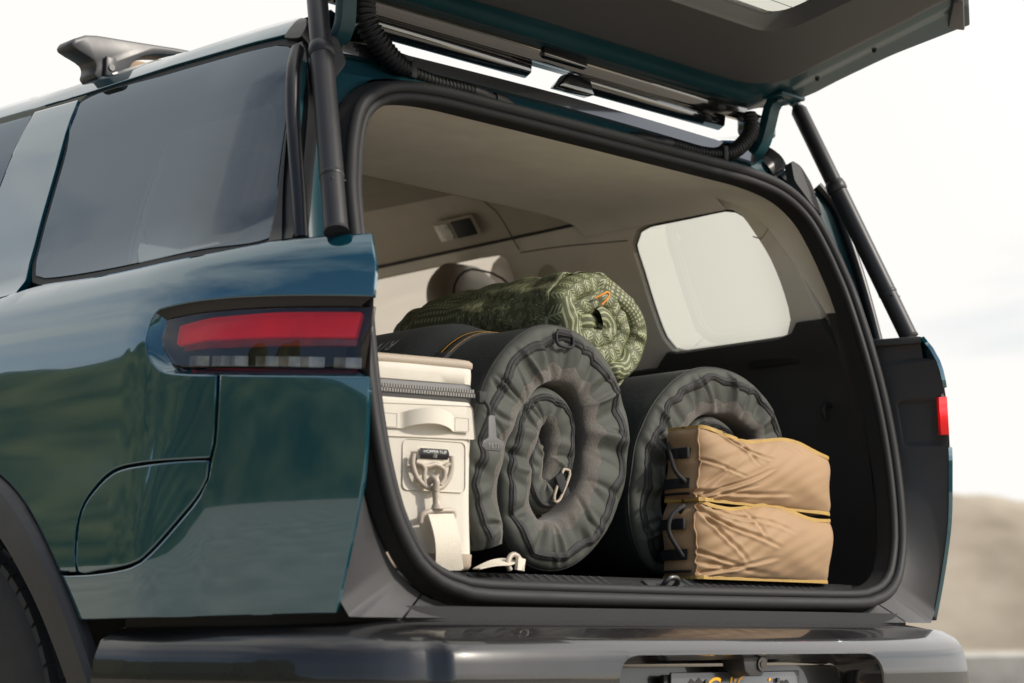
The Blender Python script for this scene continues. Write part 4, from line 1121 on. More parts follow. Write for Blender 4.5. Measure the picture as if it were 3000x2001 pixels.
class Roll:
    """a pad rolled up about an axis along y: spiral centre line (x,z), half thickness h, front at y0"""
    def __init__(s, path, h, y0, length, cap, seed, amp, n=520, y_shift=None, lam=(.022,.075), sign=1):
        P = cr(path, step=.004); s.P, s.t = resample(P, n); d = np.r_[0, np.cumsum(np.linalg.norm(np.diff(np.array(path), axis=0), axis=1))]
        s.h = np.interp(s.t/s.t[-1], d/d[-1], h); T = np.gradient(s.P, axis=0); T /= np.linalg.norm(T, axis=1)[:, None]
        s.N = np.stack([-T[:, 1], T[:, 0]], 1)*sign; s.y0, s.L, s.cap, s.amp, s.seed, s.lam = y0, length, cap, amp, seed, lam
        s.rise = lambda y: 0.
        s.ys = np.zeros(n) if y_shift is None else np.interp(s.t/s.t[-1], np.linspace(0, 1, len(y_shift)), y_shift)
    def pts(s, ph, lift=0., wr=1.):
        """points on the end cap for angles ph (0 outer rim .. pi inner rim); ph scalar or per-point array"""
        rs = np.random.RandomState(s.seed); ph = np.broadcast_to(np.array(ph, float), s.t.shape)
        c = np.cos(ph); w = wrinkle(s.t, ph, rs, s.lam); win = np.clip(np.sin(ph), 0, 1)**.8
        n_ = np.sign(c)*np.abs(c)**.9*s.h; y = s.y0+s.ys+s.cap*(1-np.sin(ph)**.6)+s.amp*w*win*wr-lift
        n_ = n_+s.amp*.5*np.roll(w, 3)*win*wr*.6
        return np.stack([s.P[:, 0]+s.N[:, 0]*n_, y, s.P[:, 1]+s.N[:, 1]*n_], 1)
    def flank(s, side_, y, lift=0.):
        n_ = s.h*side_+lift*np.sign(side_)
        return np.stack([s.P[:, 0]+s.N[:, 0]*n_, np.full(len(s.t), y)+s.ys, s.P[:, 1]+s.N[:, 1]*n_+(s.rise(y) if side_ > 0 else 0)*np.clip((s.P[:, 1]-.95)/.15, 0, 1)], 1)
    def strip(s, name, rows, m, parent, uv=None, i0=0, i1=None, auto=None, flip=False):
        rows = [r_[i0:i1] for r_ in rows]; k = len(rows[0]); V = np.vstack(rows); F = []
        for a in range(len(rows)-1):
            for j in range(k-1):
                f = (a*k+j, (a+1)*k+j, (a+1)*k+j+1, a*k+j+1); F.append(f[::-1] if flip else f)
        o = mesh(name, V, F, m, parent)
        if uv is not None:
            lay = o.data.uv_layers.new(name='cloth'); tt = s.t[i0:i1]
            for lp in o.data.loops: lay.data[lp.index].uv = (tt[lp.vertex_index % k], uv[lp.vertex_index//k])
        return o
    def ends(s, rows, name, m, parent):
        """close the two open ends of the spiral"""
        for idx in (0, -1):
            pts_ = np.array([r_[idx] for r_ in rows]); o = mesh(name, pts_, [tuple(range(len(pts_)))], m, parent)

M['nylon'] = mat('charcoal_coated_nylon', (.058,.062,.053), rough=.68, spec=.28, bump=.35, bscale=60, bdetail=3, var=.10, vscale=14)
M['nylon_out'] = mat('dark_slate_nylon', (.024,.028,.031), rough=.5, bump=.3, bscale=120, var=.10, vscale=7)
M['brown'] = mat('taupe_brushed_fabric', (.090,.081,.070), rough=.95, bump=.6, bscale=420, var=.16, vscale=160, sheen=.2)
M['zip'] = mat('black_zip_tape', (.011,.011,.011), rough=.6, bump=.5, bscale=900)
M['web'] = mat('black_webbing', (.009,.009,.010), rough=.75, bump=.5, bscale=600)
M['ink'] = mat('grey_print', (.20,.21,.22), rough=.6)
M['yellow_thread'] = mat('yellow_thread', (.55,.30,.03), rough=.7)
M['tan'] = mat('tan_canvas', (.315,.195,.098), rough=.7, bump=.10, bscale=420, var=.06, vscale=9, sheen=.15)
M['ochre'] = mat('ochre_binding', (.42,.265,.070), rough=.6, bump=.4, bscale=500, var=.08, vscale=40)
M['cream'] = mat('cream_cooler_shell', (.58,.54,.465), rough=.66, bump=.10, bscale=420, var=.03, vscale=20)
M['cream_web'] = mat('cream_webbing', (.66,.60,.50), rough=.8, bump=.5, bscale=700)
M['khaki'] = mat('khaki_trim', (.36,.295,.225), rough=.6, bump=.2, bscale=300)
M['sand'] = mat('sand_plastic', (.40,.345,.28), rough=.42)
M['zip_grey'] = mat('grey_zip_tape', (.085,.085,.085), rough=.55)
M['zip_teeth'] = mat('grey_zip_teeth', (.21,.20,.185), rough=.4)

# ---- rolled mattress in the middle
R1 = [(-.368,.845),(-.390,.935),(-.378,1.035),(-.325,1.138),(-.246,1.202),(-.160,1.209),(-.092,1.172),(-.056,1.097),(-.060,1.018),(-.092,.938),(-.150,.877),(-.214,.853),(-.275,.868),(-.299,.925),(-.290,1.010),(-.258,1.083),(-.216,1.112),(-.178,1.088),(-.172,1.024),(-.196,.960),(-.225,.945),(-.247,.975),(-.243,1.020),(-.226,1.045)]
H1 = [.034,.040,.044,.050,.053,.055,.060,.064,.062,.056,.050,.046,.042,.038,.038,.036,.036,.038,.036,.034,.032,.030,.026,.018]
YS = [.0,-.004,-.010,-.006,0,.006,.004,-.004,-.008,0,.010,.014,.012,.016,.020]
def mattress(name, path, h, y0, length, label, seed, amp, ys, rise=None):
    root = empty(name, (path[0][0]+.15, y0+.3, .796), label, 'mattress', 'rolled mattresses in the cargo bay')
    r = Roll(path, h, y0, length, .032, seed, amp, y_shift=ys, sign=1)
    ctr = np.mean(r.P, 0)
    if np.mean(np.sum((r.P-ctr)*r.N, 1)) < 0: r.N = -r.N
    if rise: r.rise = rise
    Z1 = 1.12+.10*np.sin(r.t*2*np.pi/.13)+.06*np.sin(r.t*2*np.pi/.071+1)
    B1 = 2.02+.10*np.sin(r.t*2*np.pi/.06+2)
    rows = [r.flank(1, y0+length-f*(length-.05)) for f in np.linspace(0, 1, 16)]
    capr = [r.pts(ph) for ph in np.linspace(0, .18, 3)]
    outer = rows+[r.pts(0)]
    r.strip('outer_cover', outer, M['nylon_out'], root)
    frc = np.linspace(0, 1, 22)
    r.strip('end_cover', [r.pts(B1*f) for f in frc], M['nylon'], root)
    r.strip('fabric_band', [r.pts(B1+(math.pi-B1)*f, lift=.0015*math.sin(math.pi*min(1, f*1.0))) for f in np.linspace(0, 1, 12)]+[r.flank(-1, y0+.08), r.flank(-1, y0+length)], M['brown'], root)
    # zip: tape and raised coil following the rim
    r.strip('zip_tape', [r.pts(Z1-.20, .0008), r.pts(Z1-.19, .0024), r.pts(Z1, .0032), r.pts(Z1+.19, .0024), r.pts(Z1+.20, .0008)], M['zip'], root)
    co = r.pts(Z1, .0030)[6:-6:2]
    tube('zip_coil', co, .0018, M['zip'], root, seg=6)
    # rim piping
    tube('piping', r.pts(.10, .0012)[4:-4:2], .0022, M['zip'], root, seg=6)
    r.ends(rows+[r.pts(ph) for ph in np.linspace(0, math.pi, 12)]+[r.flank(-1, y0+length)], 'end_flap', M['nylon'], root)
    return root, r

m1, r1 = mattress('rolled_mattress', R1, H1, .165, .62, 'charcoal rolled mattress in the middle, beside the cream cooler, printed on its side', 5, .017, YS, rise=lambda y: .036*float(smooth01((y-.335)/.13)))
def on_outer(r, s_, y, lift=.002):
    """point on the outside of the outermost turn: s_ metres along the spiral, y along the axis"""
    i = float(np.interp(s_, r.t, np.arange(len(r.t)))); g = lambda A_: np.array([np.interp(i, np.arange(len(r.t)), A_[:, k]) for k in (0, 1)])
    p = g(r.P); n = g(r.N); n /= np.linalg.norm(n); h_ = np.interp(i, np.arange(len(r.t)), r.h); ysv = np.interp(i, np.arange(len(r.t)), r.ys)
    q = p+n*(h_+lift); return (q[0], y+ysv, q[1]+r.rise(y)*min(max((p[1]-.95)/.15, 0), 1))
# strap round the roll with its stitching
i0 = int(np.searchsorted(r1.t, .12)); i1 = int(np.searchsorted(r1.t, .62))
for yy, w in ((.352, .030),):
    r1.strip('strap', [r1.flank(1, yy-w/2, .001), r1.flank(1, yy-w/2, .004), r1.flank(1, yy+w/2, .004), r1.flank(1, yy+w/2, .001)], M['web'], m1, i0=i0, i1=i1)
    for dy in (-.011, .011): tube('stitching', r1.flank(1, yy+dy, .0045)[i0:i1:3], .0004, M['yellow_thread'], m1, seg=5)
bk_s = .315
o = rbox('strap_buckle', on_outer(r1, .345, .352, .006), (.030,.040,.010), M['web'], m1, bev=.003, rot=Matrix.Rotation(R(-42), 3, 'Y'))
# print on the cover, upside down from behind
def s_at(r, x, z):
    ss = np.linspace(.15, .55, 200); return float(ss[np.argmin([(on_outer(r, s_, .5)[0]-x)**2+(on_outer(r, s_, .5)[2]-z)**2 for s_ in ss])])
sL = s_at(r1, -.290, 1.228)-.008
text_mesh('print', 'RIVIAN', .040, lambda x, y, z: on_outer(r1, sL-y, .500+x, .0015), M['ink'], m1, shear=.25, extrude=0, align='LEFT', space=1.15)
# webbing loop, buckle and tab on the end
lp = [r1.pts(ph, .004)[int(np.searchsorted(r1.t, .485))] for ph in (.95, 1.1)]
c0 = np.array(r1.pts(1.20, .006)[int(np.searchsorted(r1.t, .47))])
tube('loop_ring', cr([c0+np.array(q) for q in ((-.022,0,.010),(-.020,-.003,-.010),(.016,-.003,-.012),(.022,0,.006),(.018,.001,.012),(-.018,.001,.014))], True, .004), .0032, M['web'], m1, seg=8, closed=True)
rbox('loop_tab', tuple(c0+np.array((0,.001,.014))), (.036,.004,.012), M['web'], m1, bev=.001)
c1 = np.array(r1.pts(1.5, .006)[int(np.searchsorted(r1.t, 1.50))])
tube('strap_slider', cr([c1+np.array(q) for q in ((-.020,0,-.024),(-.008,-.002,-.028),(.020,-.002,.022),(.010,0,.030),(.002,0,.024))], True, .004), .0028, M['khaki'], m1, seg=8, closed=True)
rbox('strap_end', tuple(c1+np.array((.000,-.002,.0))), (.022,.005,.045), M['web'], m1, bev=.002, rot=Matrix.Rotation(R(-28), 3, 'Y'))

# ---- rolled mattress on the right
R2 = [(.300,.855),(.215,.842),(.143,.852),(.103,.900),(.096,.968),(.114,1.045),(.165,1.120),(.245,1.176),(.325,1.192),(.405,1.178),(.462,1.140),(.488,1.080),(.478,1.000),(.430,.935),(.350,.915),(.270,.930),(.228,.985),(.240,1.060),(.300,1.105),(.360,1.090),(.380,1.035),(.340,1.000)]
H2 = [.034,.040,.042,.044,.045,.046,.047,.048,.049,.050,.048,.046,.042,.038,.034,.034,.034,.034,.032,.030,.026,.018]
m2, r2 = mattress('rolled_mattress', R2, H2, .205, .55, 'charcoal rolled mattress at the right, partly hidden behind the tan bags', 17, .017, [0,.004,-.004,0,.006,0,.004,.01,.012,.014,.016])

# ---- patterned quilt on top
M['quilt'] = blanket_material()
def spiral(cx, cz, ax, az, turns, thick, a0, n=70, flat=1.):
    P = []
    for i in range(n+1):
        t = i/n; a = a0+2*math.pi*turns*t; k = (1-t*.88)*(1+.045*math.sin(2.3*a+1)+.03*math.sin(5.1*a))
        P.append((cx+(ax-thick)*k*math.cos(a), cz+(az-thick)*k*math.sin(a)))
    return P
QP = spiral(.054, 1.311, .170, .130, 2.7, .029, R(215))
QP = [QP[i] for i in range(0, len(QP), 2)]
qn = len(QP)
root_q = empty('rolled_quilt', (.05, .55, 1.19), 'rolled olive green quilt with leaf pattern lying on the two mattresses', 'quilt')
rq = Roll(QP, [.0265+.003*math.sin(i*1.7) for i in range(qn)], .30, .56, .044, 41, .012, n=620, y_shift=[.0,.004,-.006,.004,-.008,.004,-.006,-.012,-.004,.006,-.008,.01,.0,-.01], lam=(.026,.06))
if np.mean(np.sum((rq.P-np.mean(rq.P, 0))*rq.N, 1)) < 0: rq.N = -rq.N
def quilt_flank(sgn, y):
    p = rq.flank(sgn, y); rs = np.random.RandomState(9)
    # soft puffs between the quilting lines, and a sagging far end
    puff = .006*abs(math.sin((y-.30)*math.pi/.115))+.004*np.sin(rq.t*2*np.pi/.11+y*9)+.003*np.sin(rq.t*2*np.pi/.047+y*23)
    sc_ = 1+ (.06*math.sin((y-.3)*7))
    p[:, 0] += rq.N[:, 0]*puff*sgn; p[:, 2] += rq.N[:, 1]*puff*sgn
    if y > .74: k_ = (y-.74)/.12; c_ = np.array((.052, 1.308)); p[:, 0] = c_[0]+(p[:, 0]-c_[0])*(1-.35*k_**2); p[:, 2] = c_[1]+(p[:, 2]-c_[1])*(1-.35*k_**2)
    return p
ysq = np.linspace(.86, .335, 40); rows = [quilt_flank(1, y) for y in ysq]; capq = [rq.pts(ph) for ph in np.linspace(0, math.pi, 26)]
inn = [rq.flank(-1, y) for y in (.36, .60, .86)]
vv = [.5+(y-.335) for y in ysq]; vc = list(np.linspace(.0006, .104, 26))
blend = []
for k_, f in enumerate((.66, .33)):
    blend.append(rows[-1]*f+capq[0]*(1-f))
rq.strip('quilt_cover', rows+blend, M['quilt'], root_q, uv=vv+[.49, .485])
rq.strip('quilt_end', capq+inn, M['quilt'], root_q, uv=vc+[.14, .38, .6])
rq.strip('quilt_join', [blend[-1], capq[0]], M['quilt'], root_q, uv=[.485, .48])
for k_ in range(1, 5):
    y = .30+.115*k_; p = quilt_flank(1, y)[:260:3]; p[:, 0] += 0; tube('quilting_line', p+np.array((0, 0, .0)), .0016, M['nylon_out'], root_q, seg=5)
V = []; F = []; nr, na = 6, 20
for i in range(nr+1):
    for j in range(na):
        a_ = 2*math.pi*j/na; r_ = i/nr; V.append((.034+.046*r_*math.cos(a_), .304+.036*r_**2-.006*math.sin(3*a_+r_*4)*r_*(1-r_), 1.316+.038*r_*math.sin(a_)))
F = [(i*na+j, i*na+(j+1) % na, (i+1)*na+(j+1) % na, (i+1)*na+j) for i in range(nr) for j in range(na)]
o = mesh('quilt_core', V, F, M['quilt'], root_q); lay = o.data.uv_layers.new(name='cloth')
for lp in o.data.loops: v_ = o.data.vertices[lp.vertex_index].co; lay.data[lp.index].uv = (v_.x+3, (v_.z-1.26)*.9)
M['orange'] = mat('orange_cord', (.72,.26,.03), rough=.6)
cq = np.array(rq.pts(1.4, .008)[int(np.searchsorted(rq.t, rq.t[-1]*.80))])
tube('cord_loop', cr([cq+np.array(q) for q in ((-.020,.0,-.004),(-.008,-.006,.003),(.007,-.010,.011),(.013,-.010,.008),(.008,-.008,-.003),(-.004,-.004,-.016))], step=.004), .0022, M['orange'], root_q, seg=8)

# ---- soft cooler
TH = R(12); CA = np.array((-math.cos(TH), math.sin(TH), 0)); CD = np.array((math.sin(TH), math.cos(TH), 0)); CO = np.array((-.455,.098,0))
def cl_(a, d, z): return tuple(CO+CA*a+CD*d+np.array((0, 0, z)))
cooler = empty('soft_cooler', cl_(.145, .13, .797), 'cream soft cooler with a clipped shoulder strap at the left', 'cooler')
def ring_box(z, inset=0., bulge=0., r_=.024, n=9):
    a0, a1, d0, d1 = .018+inset, .262-inset, inset, .250-inset; P = []
    for (ca, cd, s0) in ((a0+r_, d0+r_, 180), (a1-r_, d0+r_, 270), (a1-r_, d1-r_, 0), (a0+r_, d1-r_, 90)):
        for k in range(n):
            t = R(s0+90*k/(n-1)); P.append((ca+r_*math.cos(t), cd+r_*math.sin(t)))
    out_ = []; P0 = P; P = []
    for i_, q_ in enumerate(P0):
        P.append(q_); nx_ = P0[(i_+1) % len(P0)]
        if i_ % n == n-1: P += [(q_[0]+(nx_[0]-q_[0])*f_, q_[1]+(nx_[1]-q_[1])*f_) for f_ in np.arange(1, 12)/12]
    for a, d in P:
        f = max(0, 1-abs(a-.15)/.13)
        out_.append(cl_(a, d-(bulge*f if d < d0+.01 else 0), z))
    return out_
def box_band(name, zs, m, parent, cap_top=False, cap_bot=False):
    rings = [ring_box(z, ins, bl) for z, ins, bl in zs]; k = len(rings[0]); V = [p for r_ in rings for p in r_]
    F = [(i*k+j, i*k+(j+1) % k, (i+1)*k+(j+1) % k, (i+1)*k+j) for i in range(len(rings)-1) for j in range(k)]
    if cap_top: F.append(tuple((len(rings)-1)*k+j for j in range(k)))
    if cap_bot: F.append(tuple(range(k))[::-1])
    return mesh(name, V, F, m, parent, auto=60)
box_band('base', [(.797,.010,0),(.800,.003,0),(.806,.000,0),(.823,-.001,.001),(.8255,-.001,.001),(.8265,.0015,.001)], M['khaki'], cooler, cap_bot=True)
box_band('body', [(.825,.0012,.001)]+[(z, .001+.002*math.sin((z-.82)*14), .0045*math.sin((z-.82)/.27*math.pi)) for z in np.linspace(.84, 1.083, 14)]+[(1.088,.0015,.001),(1.0895,.004,0)], M['cream'], cooler)
box_band('zip_band', [(1.086,.004,0),(1.090,.0008,.0),(1.104,.0002,.0),(1.117,.0008,0),(1.121,.004,0)], M['zip_grey'], cooler)
box_band('lid', [(1.1185,.004,0),(1.120,.0012,.001),(1.135,.0005,.0025),(1.150,.001,.001),(1.152,.003,0)], M['cream'], cooler)
box_band('lid_binding', [(1.148,.0,0),(1.151,-.0015,0),(1.158,-.0015,0),(1.162,.002,0),(1.165,.014,0)], M['khaki'], cooler, cap_top=True)
V = []; F = []
for i in range(44):
    a = .022+.0052*i
    for z0, z1, sh in ((1.0970,1.1035,0),(1.1045,1.1110,.0026)):
        b = len(V); 
        for d in (.001, -.0030):
            for aa, zz in ((a+sh, z0), (a+sh+.0034, z0), (a+sh+.0034, z1), (a+sh, z1)): V.append(cl_(aa, d, zz))
        F += [(b+4,b+5,b+6,b+7),(b,b+1,b+5,b+4),(b+1,b+2,b+6,b+5),(b+2,b+3,b+7,b+6),(b+3,b,b+4,b+7)]
o = mesh('zip_teeth', V, F, M['zip_teeth'], cooler, smooth=False); o['kind'] = 'stuff'
zp = empty('zip_pull', (0, 0, 0)); zp.parent = cooler
rbox('zip_slider', cl_(.010, -.004, 1.098), (.020,.012,.022), M['zip'], zp, bev=.004)
tube('cord', cr([cl_(.006,-.008,1.092), cl_(.000,-.012,1.080), cl_(-.002,-.010,1.068)], step=.004), .0038, M['zip'], zp, seg=8)
prism('pull_tab', [(-.462+q[0], q[1]) for q in ((.006,1.068),(.022,1.068),(.026,1.030),(.040,1.024),(.044,1.014),(.036,1.006),(.0,1.006),(-.010,1.012),(-.006,1.022),(.006,1.028))], 'y', .088, .094, M['zip_grey'], zp, bev=.0015)
text_mesh('pull_lettering', 'YETI', .013, lambda x, y, z: (-.4455+x, .0872-z, 1.0145+y), M['zip_teeth'], zp, extrude=.0002, space=1.05)
# grab handle
hp = []
hw = .0135
ha = np.linspace(.036, .204, 40)
def hand(a):
    t = (a-.036)/.168; up = .0 if t < .20 or t > .78 else math.sin((t-.20)/.58*math.pi)**.7
    return .003+.020*up, .0095*up
V = []
for a in ha:
    d_, dz = hand(a)
    for dz2, th in ((-hw, 0), (-hw, .003), (hw, .003), (hw, 0)): V.append(cl_(a, -d_-th, 1.0485+dz+dz2))
k = 4; n = len(ha); F = [(i*k+j, i*k+(j+1) % k, (i+1)*k+(j+1) % k, (i+1)*k+j) for i in range(n-1) for j in range(k)]+[(3,2,1,0), tuple((n-1)*k+j for j in range(4))]
hd = mesh('handle', V, F, M['cream'], cooler, auto=40)
for a0, a1 in ((.037,.064),(.178,.203)):
    q = lin([(a0,1.037),(a1,1.037),(a1,1.060),(a0,1.060)], True, .004)
    tube('stitching', [cl_(a, -.0065, z) for a, z in q],   .0005, M['cream_web'], hd, seg=5, closed=True)
# sewn patches
patch('patch', roundpoly([(.020,1.024),(.026,1.082),(.246,1.076),(.246,1.020)], .006, .02), lambda a, z: cl_(a, .0006-.0045*math.sin((z-.82)/.27*math.pi)*max(0, 1-abs(a-.15)/.13), z), M['cream'], cooler, step=.03, depth=.002, lip=.0005, out=1)
patch('patch', roundpoly([(.040,1.018),(.165,1.018),(.165,.931),(.040,.931)], .012, .01), lambda a, z: cl_(a, .0021-.0045*math.sin((z-.82)/.27*math.pi)*max(0, 1-abs(a-.15)/.13), z), M['cream'], cooler, step=.03, depth=.002, lip=.0005, out=1)
# name tag round the ring's bar
V = []; nrow = 9
for i in range(nrow):
    t = i/(nrow-1); z = 1.0025-.018*t; d_ = -.015-.006*math.sin(math.pi*t)
    for a in (.084, .139): V.append(cl_(a, d_, z))
mt_ = mat('black_woven_label', (.012,.012,.014), rough=.7, bump=.4, bscale=800)
tagb = mesh('name_tag', V, [(2*i, 2*i+2, 2*i+3, 2*i+1) for i in range(nrow-1)], mt_, cooler)
V = [cl_(a, d, z) for a, d, z in ((.082,-.012,1.006),(.141,-.012,1.006),(.141,-.013,.976),(.082,-.013,.976))]
mesh('tag_loop', V, [(0,3,2,1)], M['cream_web'], cooler, smooth=False)
M['white_ink'] = mat('white_thread', (.62,.62,.58), rough=.7)
def tagp(cz): return lambda x, y, z: cl_(.1115-x, -.0218+.006*((cz+y-.9935)/.009)**2*.8, cz+y)
text_mesh('tag_lettering', 'HOPPER FLIP', .0080, tagp(.9965), M['white_ink'], tagb, extrude=0, space=1.0)
text_mesh('tag_number', '18', .0078, tagp(.9890), M['white_ink'], tagb, extrude=0)
# D ring with two side slots
rg = cr([(.150,.992),(.152,.975),(.143,.952),(.126,.938),(.111,.9345),(.094,.938),(.080,.955),(.075,.975),(.076,.992)], step=.006)
tube('d_ring', [cl_(a, -.014, z) for a, z in rg], .0048, M['sand'], cooler, seg=10)
rg2 = cr([(.146,.978),(.134,.975),(.128,.968),(.130,.955),(.128,.942)], step=.005)
tube('d_ring_web', [cl_(a, -.015, z) for a, z in rg2], .0042, M['sand'], cooler, seg=8)
rg3 = cr([(.132,.9725),(.122,.972),(.110,.976),(.098,.973),(.090,.968),(.090,.952),(.098,.941)], step=.005)
tube('d_ring_web', [cl_(a, -.015, z) for a, z in rg3], .0042, M['sand'], cooler, seg=8)
tube('d_ring_web', [cl_(a, -.015, z) for a, z in cr([(.080,.978),(.087,.975),(.092,.968)], step=.004)], .0040, M['sand'], cooler, seg=8)
# swivel clip
tube('clip_hook', cr([cl_(.120,-.012,.944), cl_(.116,-.022,.952), cl_(.112,-.026,.946), cl_(.112,-.024,.930)], step=.004), .0060, M['sand'], cooler, seg=10)
tube('swivel', [cl_(.1115,-.022,.936), cl_(.110,-.022,.920), cl_(.109,-.022,.910), cl_(.108,-.022,.906), cl_(.1075,-.022,.900), cl_(.1075,-.022,.898)], [.0058,.0064,.0066,.0092,.0118,.0100], M['sand'], cooler, seg=16)
tube('strap_bar', cr([cl_(.138,-.018,.876), cl_(.136,-.020,.888), cl_(.122,-.021,.8945), cl_(.104,-.021,.8965), cl_(.086,-.021,.8975), cl_(.075,-.020,.8965), cl_(.073,-.018,.886)], step=.004), .0050, M['sand'], cooler, seg=10)
def ribbon(name, c, w, m, parent, th=.0022):
    """webbing: list of (left point, right point) pairs"""
    V = []; n = len(c)
    for i, (a, b) in enumerate(c):
        a, b = np.array(a), np.array(b); t = (np.array(c[min(i+1, n-1)][0])-np.array(c[max(i-1, 0)][0])); nn = np.cross(t, b-a); nn = nn/np.linalg.norm(nn)*th
        V += [a, b, b+nn, a+nn]
    F = [(i*4+j, i*4+(j+1) % 4, (i+1)*4+(j+1) % 4, (i+1)*4+j) for i in range(n-1) for j in range(4)]+[(3,2,1,0), tuple((n-1)*4+j for j in range(4))]
    return mesh(name, V, F, m, parent, auto=40)
zz = np.linspace(0, 1, 14)
sf = [(cl_(.1285-.014*t, -.026-.012*math.sin(math.pi*t), .889-.093*t), cl_(.078-.016*t, -.024-.010*math.sin(math.pi*t), .892-.094*t)) for t in zz]
ribbon('strap', sf, .05, M['cream_web'], cooler)
sb = [(cl_(.120-.026*t, -.012-.004*math.sin(math.pi*t), .889-.090*t), cl_(.074-.024*t, -.010-.006*math.sin(math.pi*t), .892-.092*t)) for t in zz]
ribbon('strap', sb, .05, M['cream_web'], cooler)
sfl = [((-.485+.10*t, .078+.012*t-.010*math.sin(math.pi*t), .7995+.004*math.sin(t*5)+.020*t*t), (-.470+.09*t, .112+.004*t, .800+.020*math.sin(math.pi*t*.6))) for t in zz]
ribbon('strap', sfl, .05, M['cream_web'], cooler)
tube('strap_slider', cr([(-.404,.088,.800),(-.408,.090,.812),(-.398,.092,.826),(-.386,.090,.826),(-.376,.088,.812),(-.378,.086,.799)], step=.004), .0048, M['sand'], cooler, seg=10)
ribbon('strap', [((-.394+.003*t, .080, .801+.022*t), (-.374+.004*t, .084, .800+.020*t)) for t in (0, .25, .5, .75, 1)], .03, M['cream_web'], cooler, th=.006)

# ---- two tan bags at the right, one on the other
def tan_bag(name, label, quad, y0, depth, seed, folds, z_lo):
    """quad: front outline (x,z) corners bl, br, tr, tl"""
    rs = np.random.RandomState(seed); bl, br, tr, tl = [np.array(q) for q in quad]
    root = empty(name, ((bl[0]+br[0])/2, y0+depth/2, z_lo), label, 'bag', 'tan bags stacked at the right')
    nu, nv = 130, 70
    def P2(u, v):
        a = bl+(br-bl)*u; b = tl+(tr-tl)*u; b = b+np.array((0, .005*math.sin(3.3*u*math.pi+seed)-.008*max(0, u-.6)**2/.16+.004*math.sin(9*u+seed))); p_ = a+(b-a)*v
        p_ = p_+np.array((.006*math.sin(math.pi*v*2+seed)*(2*u-1)-.010*(2*u-1)**9*abs(2*v-1)**4, 0)); return p_
    tabn = np.random.RandomState(seed+1)
    def front(u, v):
        p = P2(u, v); puff = .034*(math.sin(math.pi*min(max(u, 0), 1))**.5)*(math.sin(math.pi*min(max(v, 0), 1))**.55)
        y = y0+.018-puff
        for (u0, v0, u1, v1, amp, wid) in folds:
            # a crease from (u0,v0) to (u1,v1)
            du, dv = u1-u0, v1-v0; L2 = du*du+dv*dv; t = ((u-u0)*du+(v-v0)*dv)/L2; tc_ = min(max(t, 0), 1)
            dx = (u-u0-du*tc_)*1.9; dy_ = (v-v0-dv*tc_); dist = math.hypot(dx, dy_); sgn = math.copysign(1, (u-u0)*dv-(v-v0)*du)
            fall = (1-tc_)**.7*math.exp(-max(0, dist-wid*2)**2/.01)
            amp = amp*.55; y += amp*math.exp(-(dist/wid)**2)*(1-tc_)**.6 - amp*.75*math.exp(-((dist-wid*1.7)/(wid*.9))**2)*(1-tc_)**.6*(1 if sgn > 0 else .35)
        y += .0020*math.sin(u*19+v*7+seed+2*math.sin(v*5))*math.sin(v*9-u*5)*(1-u*.6)+.0014*math.sin(u*47-v*31+seed)*(1-u)+.012*abs(2*u-1)**10
        return (p[0], y, p[1])
    us, vs_ = np.linspace(0, 1, nu), np.linspace(0, 1, nv)
    grid('front', front, us, vs_, M['tan'], root, flip=False)
    # left side, top, bottom, right side going back
    def wall(edge, bow):
        def f(s, t):
            p = np.array(front(*edge(s))); q = np.array((p[0], y0+depth, p[2])); w = p+(q-p)*t; b = math.sin(math.pi*t)*math.sin(math.pi*s); w = w+np.array(bow)*b; w[0] += .004*math.sin(s*17+seed)*math.sin(math.pi*t); return tuple(w)
        return f
    ls = grid('left_side', wall(lambda s: (0, s), (-.012, 0, 0)), np.linspace(0, 1, 30), np.linspace(0, 1, 10), M['tan'], root)
    grid('right_side', wall(lambda s: (1, s), (.010, 0, 0)), np.linspace(0, 1, 30), np.linspace(0, 1, 10), M['tan'], root, flip=True)
    grid('top_side', wall(lambda s: (s, 1), (0, 0, .006)), np.linspace(0, 1, 40), np.linspace(0, 1, 8), M['tan'], root)
    grid('bottom_side', wall(lambda s: (s, 0), (0, 0, -.002)), np.linspace(0, 1, 40), np.linspace(0, 1, 8), M['tan'], root, flip=True)
    # ochre bindings
    for v, nm in ((1, 'binding'), (0, 'binding')):
        pth = [np.array(wall(lambda s: (0, s), (-.012, 0, 0))(v, t))+np.array((-.001, -.001, 0)) for t in np.linspace(1, 0, 8)]
        pth += [np.array(front(u, v))+np.array((0, -.0025, .001 if v else -.0)) for u in np.linspace(0.01, 1, 40)]
        sweep(nm, pth, [(-.0030,-.0036),(.0030,-.0036),(.0036,0),(.0030,.0036),(-.0030,.0036)], (0, 1, 0), (0, 0, 1), M['ochre'], root)
    tube('seam', [np.array(front(.004, v))+np.array((-.001, -.002, 0)) for v in np.linspace(.02, .98, 30)], .0022, M['tan'], root, seg=6)
    return root, front, wall

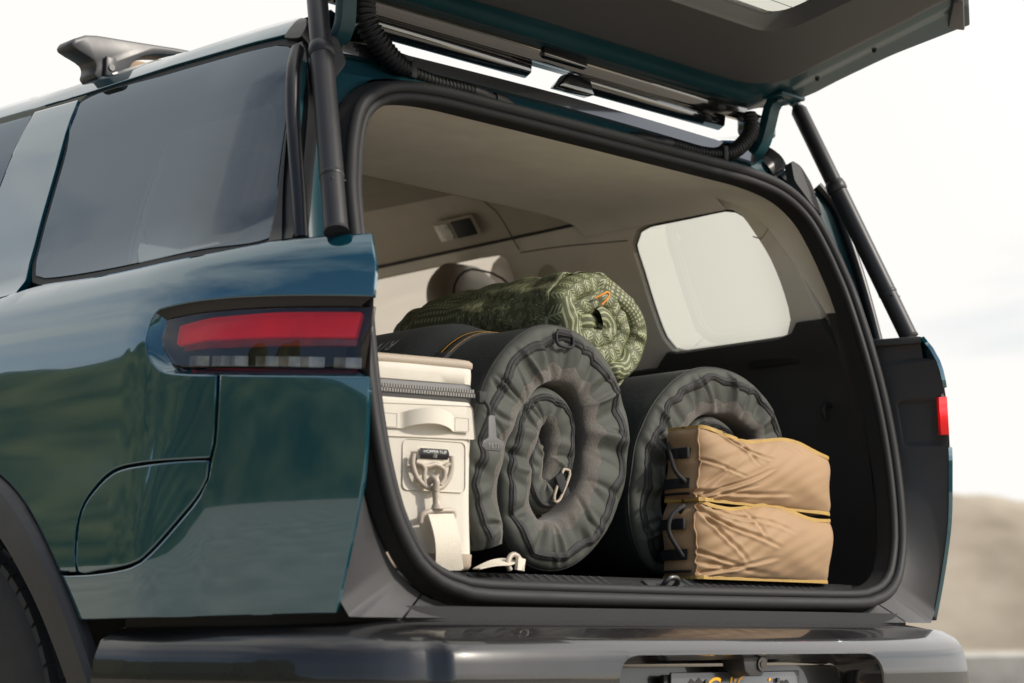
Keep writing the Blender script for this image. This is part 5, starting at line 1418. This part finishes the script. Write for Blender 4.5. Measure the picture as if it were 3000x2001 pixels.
b_lo, f_lo, w_lo = tan_bag('tan_bag', 'lower tan canvas bag with ochre binding, standing on the sill', [(.098,.800),(.535,.799),(.548,.932),(.112,.945)], .080, .105, 3,
    [(.0,.94,.50,.42,.015,.030),(.02,.90,.30,.20,.012,.028),(.10,.97,.62,.66,.009,.030),(.04,.06,.50,.30,.012,.032),(.0,.34,.36,.10,.009,.028),(.0,.20,.55,.05,.007,.03),(.30,.96,.40,.55,.008,.022)], .799)
b_up, f_up, w_up = tan_bag('tan_bag', 'upper tan canvas bag lying on top of the other tan bag', [(.112,.951),(.546,.940),(.546,1.070),(.125,1.084)], .082, .105, 8,
    [(.02,.03,.44,.58,.015,.030),(.0,.10,.62,.20,.011,.030),(.16,.99,.44,.70,.013,.030),(.0,.06,.22,.74,.010,.028),(.06,.02,.34,.30,.010,.024),(.26,.99,.34,.60,.008,.024),(.0,.55,.26,.40,.007,.026),(.52,.99,.70,.80,.006,.03)], .945)
# black straps and buckles on the left side of the bags
def side_pt(w_, s, t, out_=.004): p = np.array(w_(lambda q: (0, q), (-.012, 0, 0))(s, t)); return p+np.array((-out_, -.001, 0))
for root, w_, ss in ((b_up, w_up, (.22,.64)), (b_lo, w_lo, (.30,.70))):
    for s in ss:
        ribbon('side_strap', [(side_pt(w_, s-.07, t), side_pt(w_, s+.07, t)) for t in np.linspace(1, .12, 7)], .02, M['web'], root)
    c = side_pt(w_, ss[1], .25, .008); rbox('buckle', tuple(c), (.008,.026,.022), M['web'], root, bev=.003)
    tube('zip', [side_pt(w_, .08, t, .003) for t in np.linspace(1, .05, 6)], .0028, M['zip'], root, seg=6)
tube('handle', cr([side_pt(w_lo, .86, .30, .006), (.070,.100,.935), (.040,.105,.915), (.035,.108,.885), (.060,.105,.850), side_pt(w_lo, .28, .25, .008)], step=.008), .0042, M['web'], b_lo, seg=8)
tube('handle', cr([side_pt(w_up, .80, .9, .006), (.075,.125,1.005), (.085,.110,.985), side_pt(w_up, .25, .30, .008)], step=.008), .0042, M['web'], b_up, seg=8)
for o in list(bpy.data.objects):
    p_ = o.parent
    if p_ is not None and p_.type == 'EMPTY' and p_.location.length > 0 and p_.parent is None:
        o.matrix_parent_inverse = Matrix.Translation(p_.location).inverted()
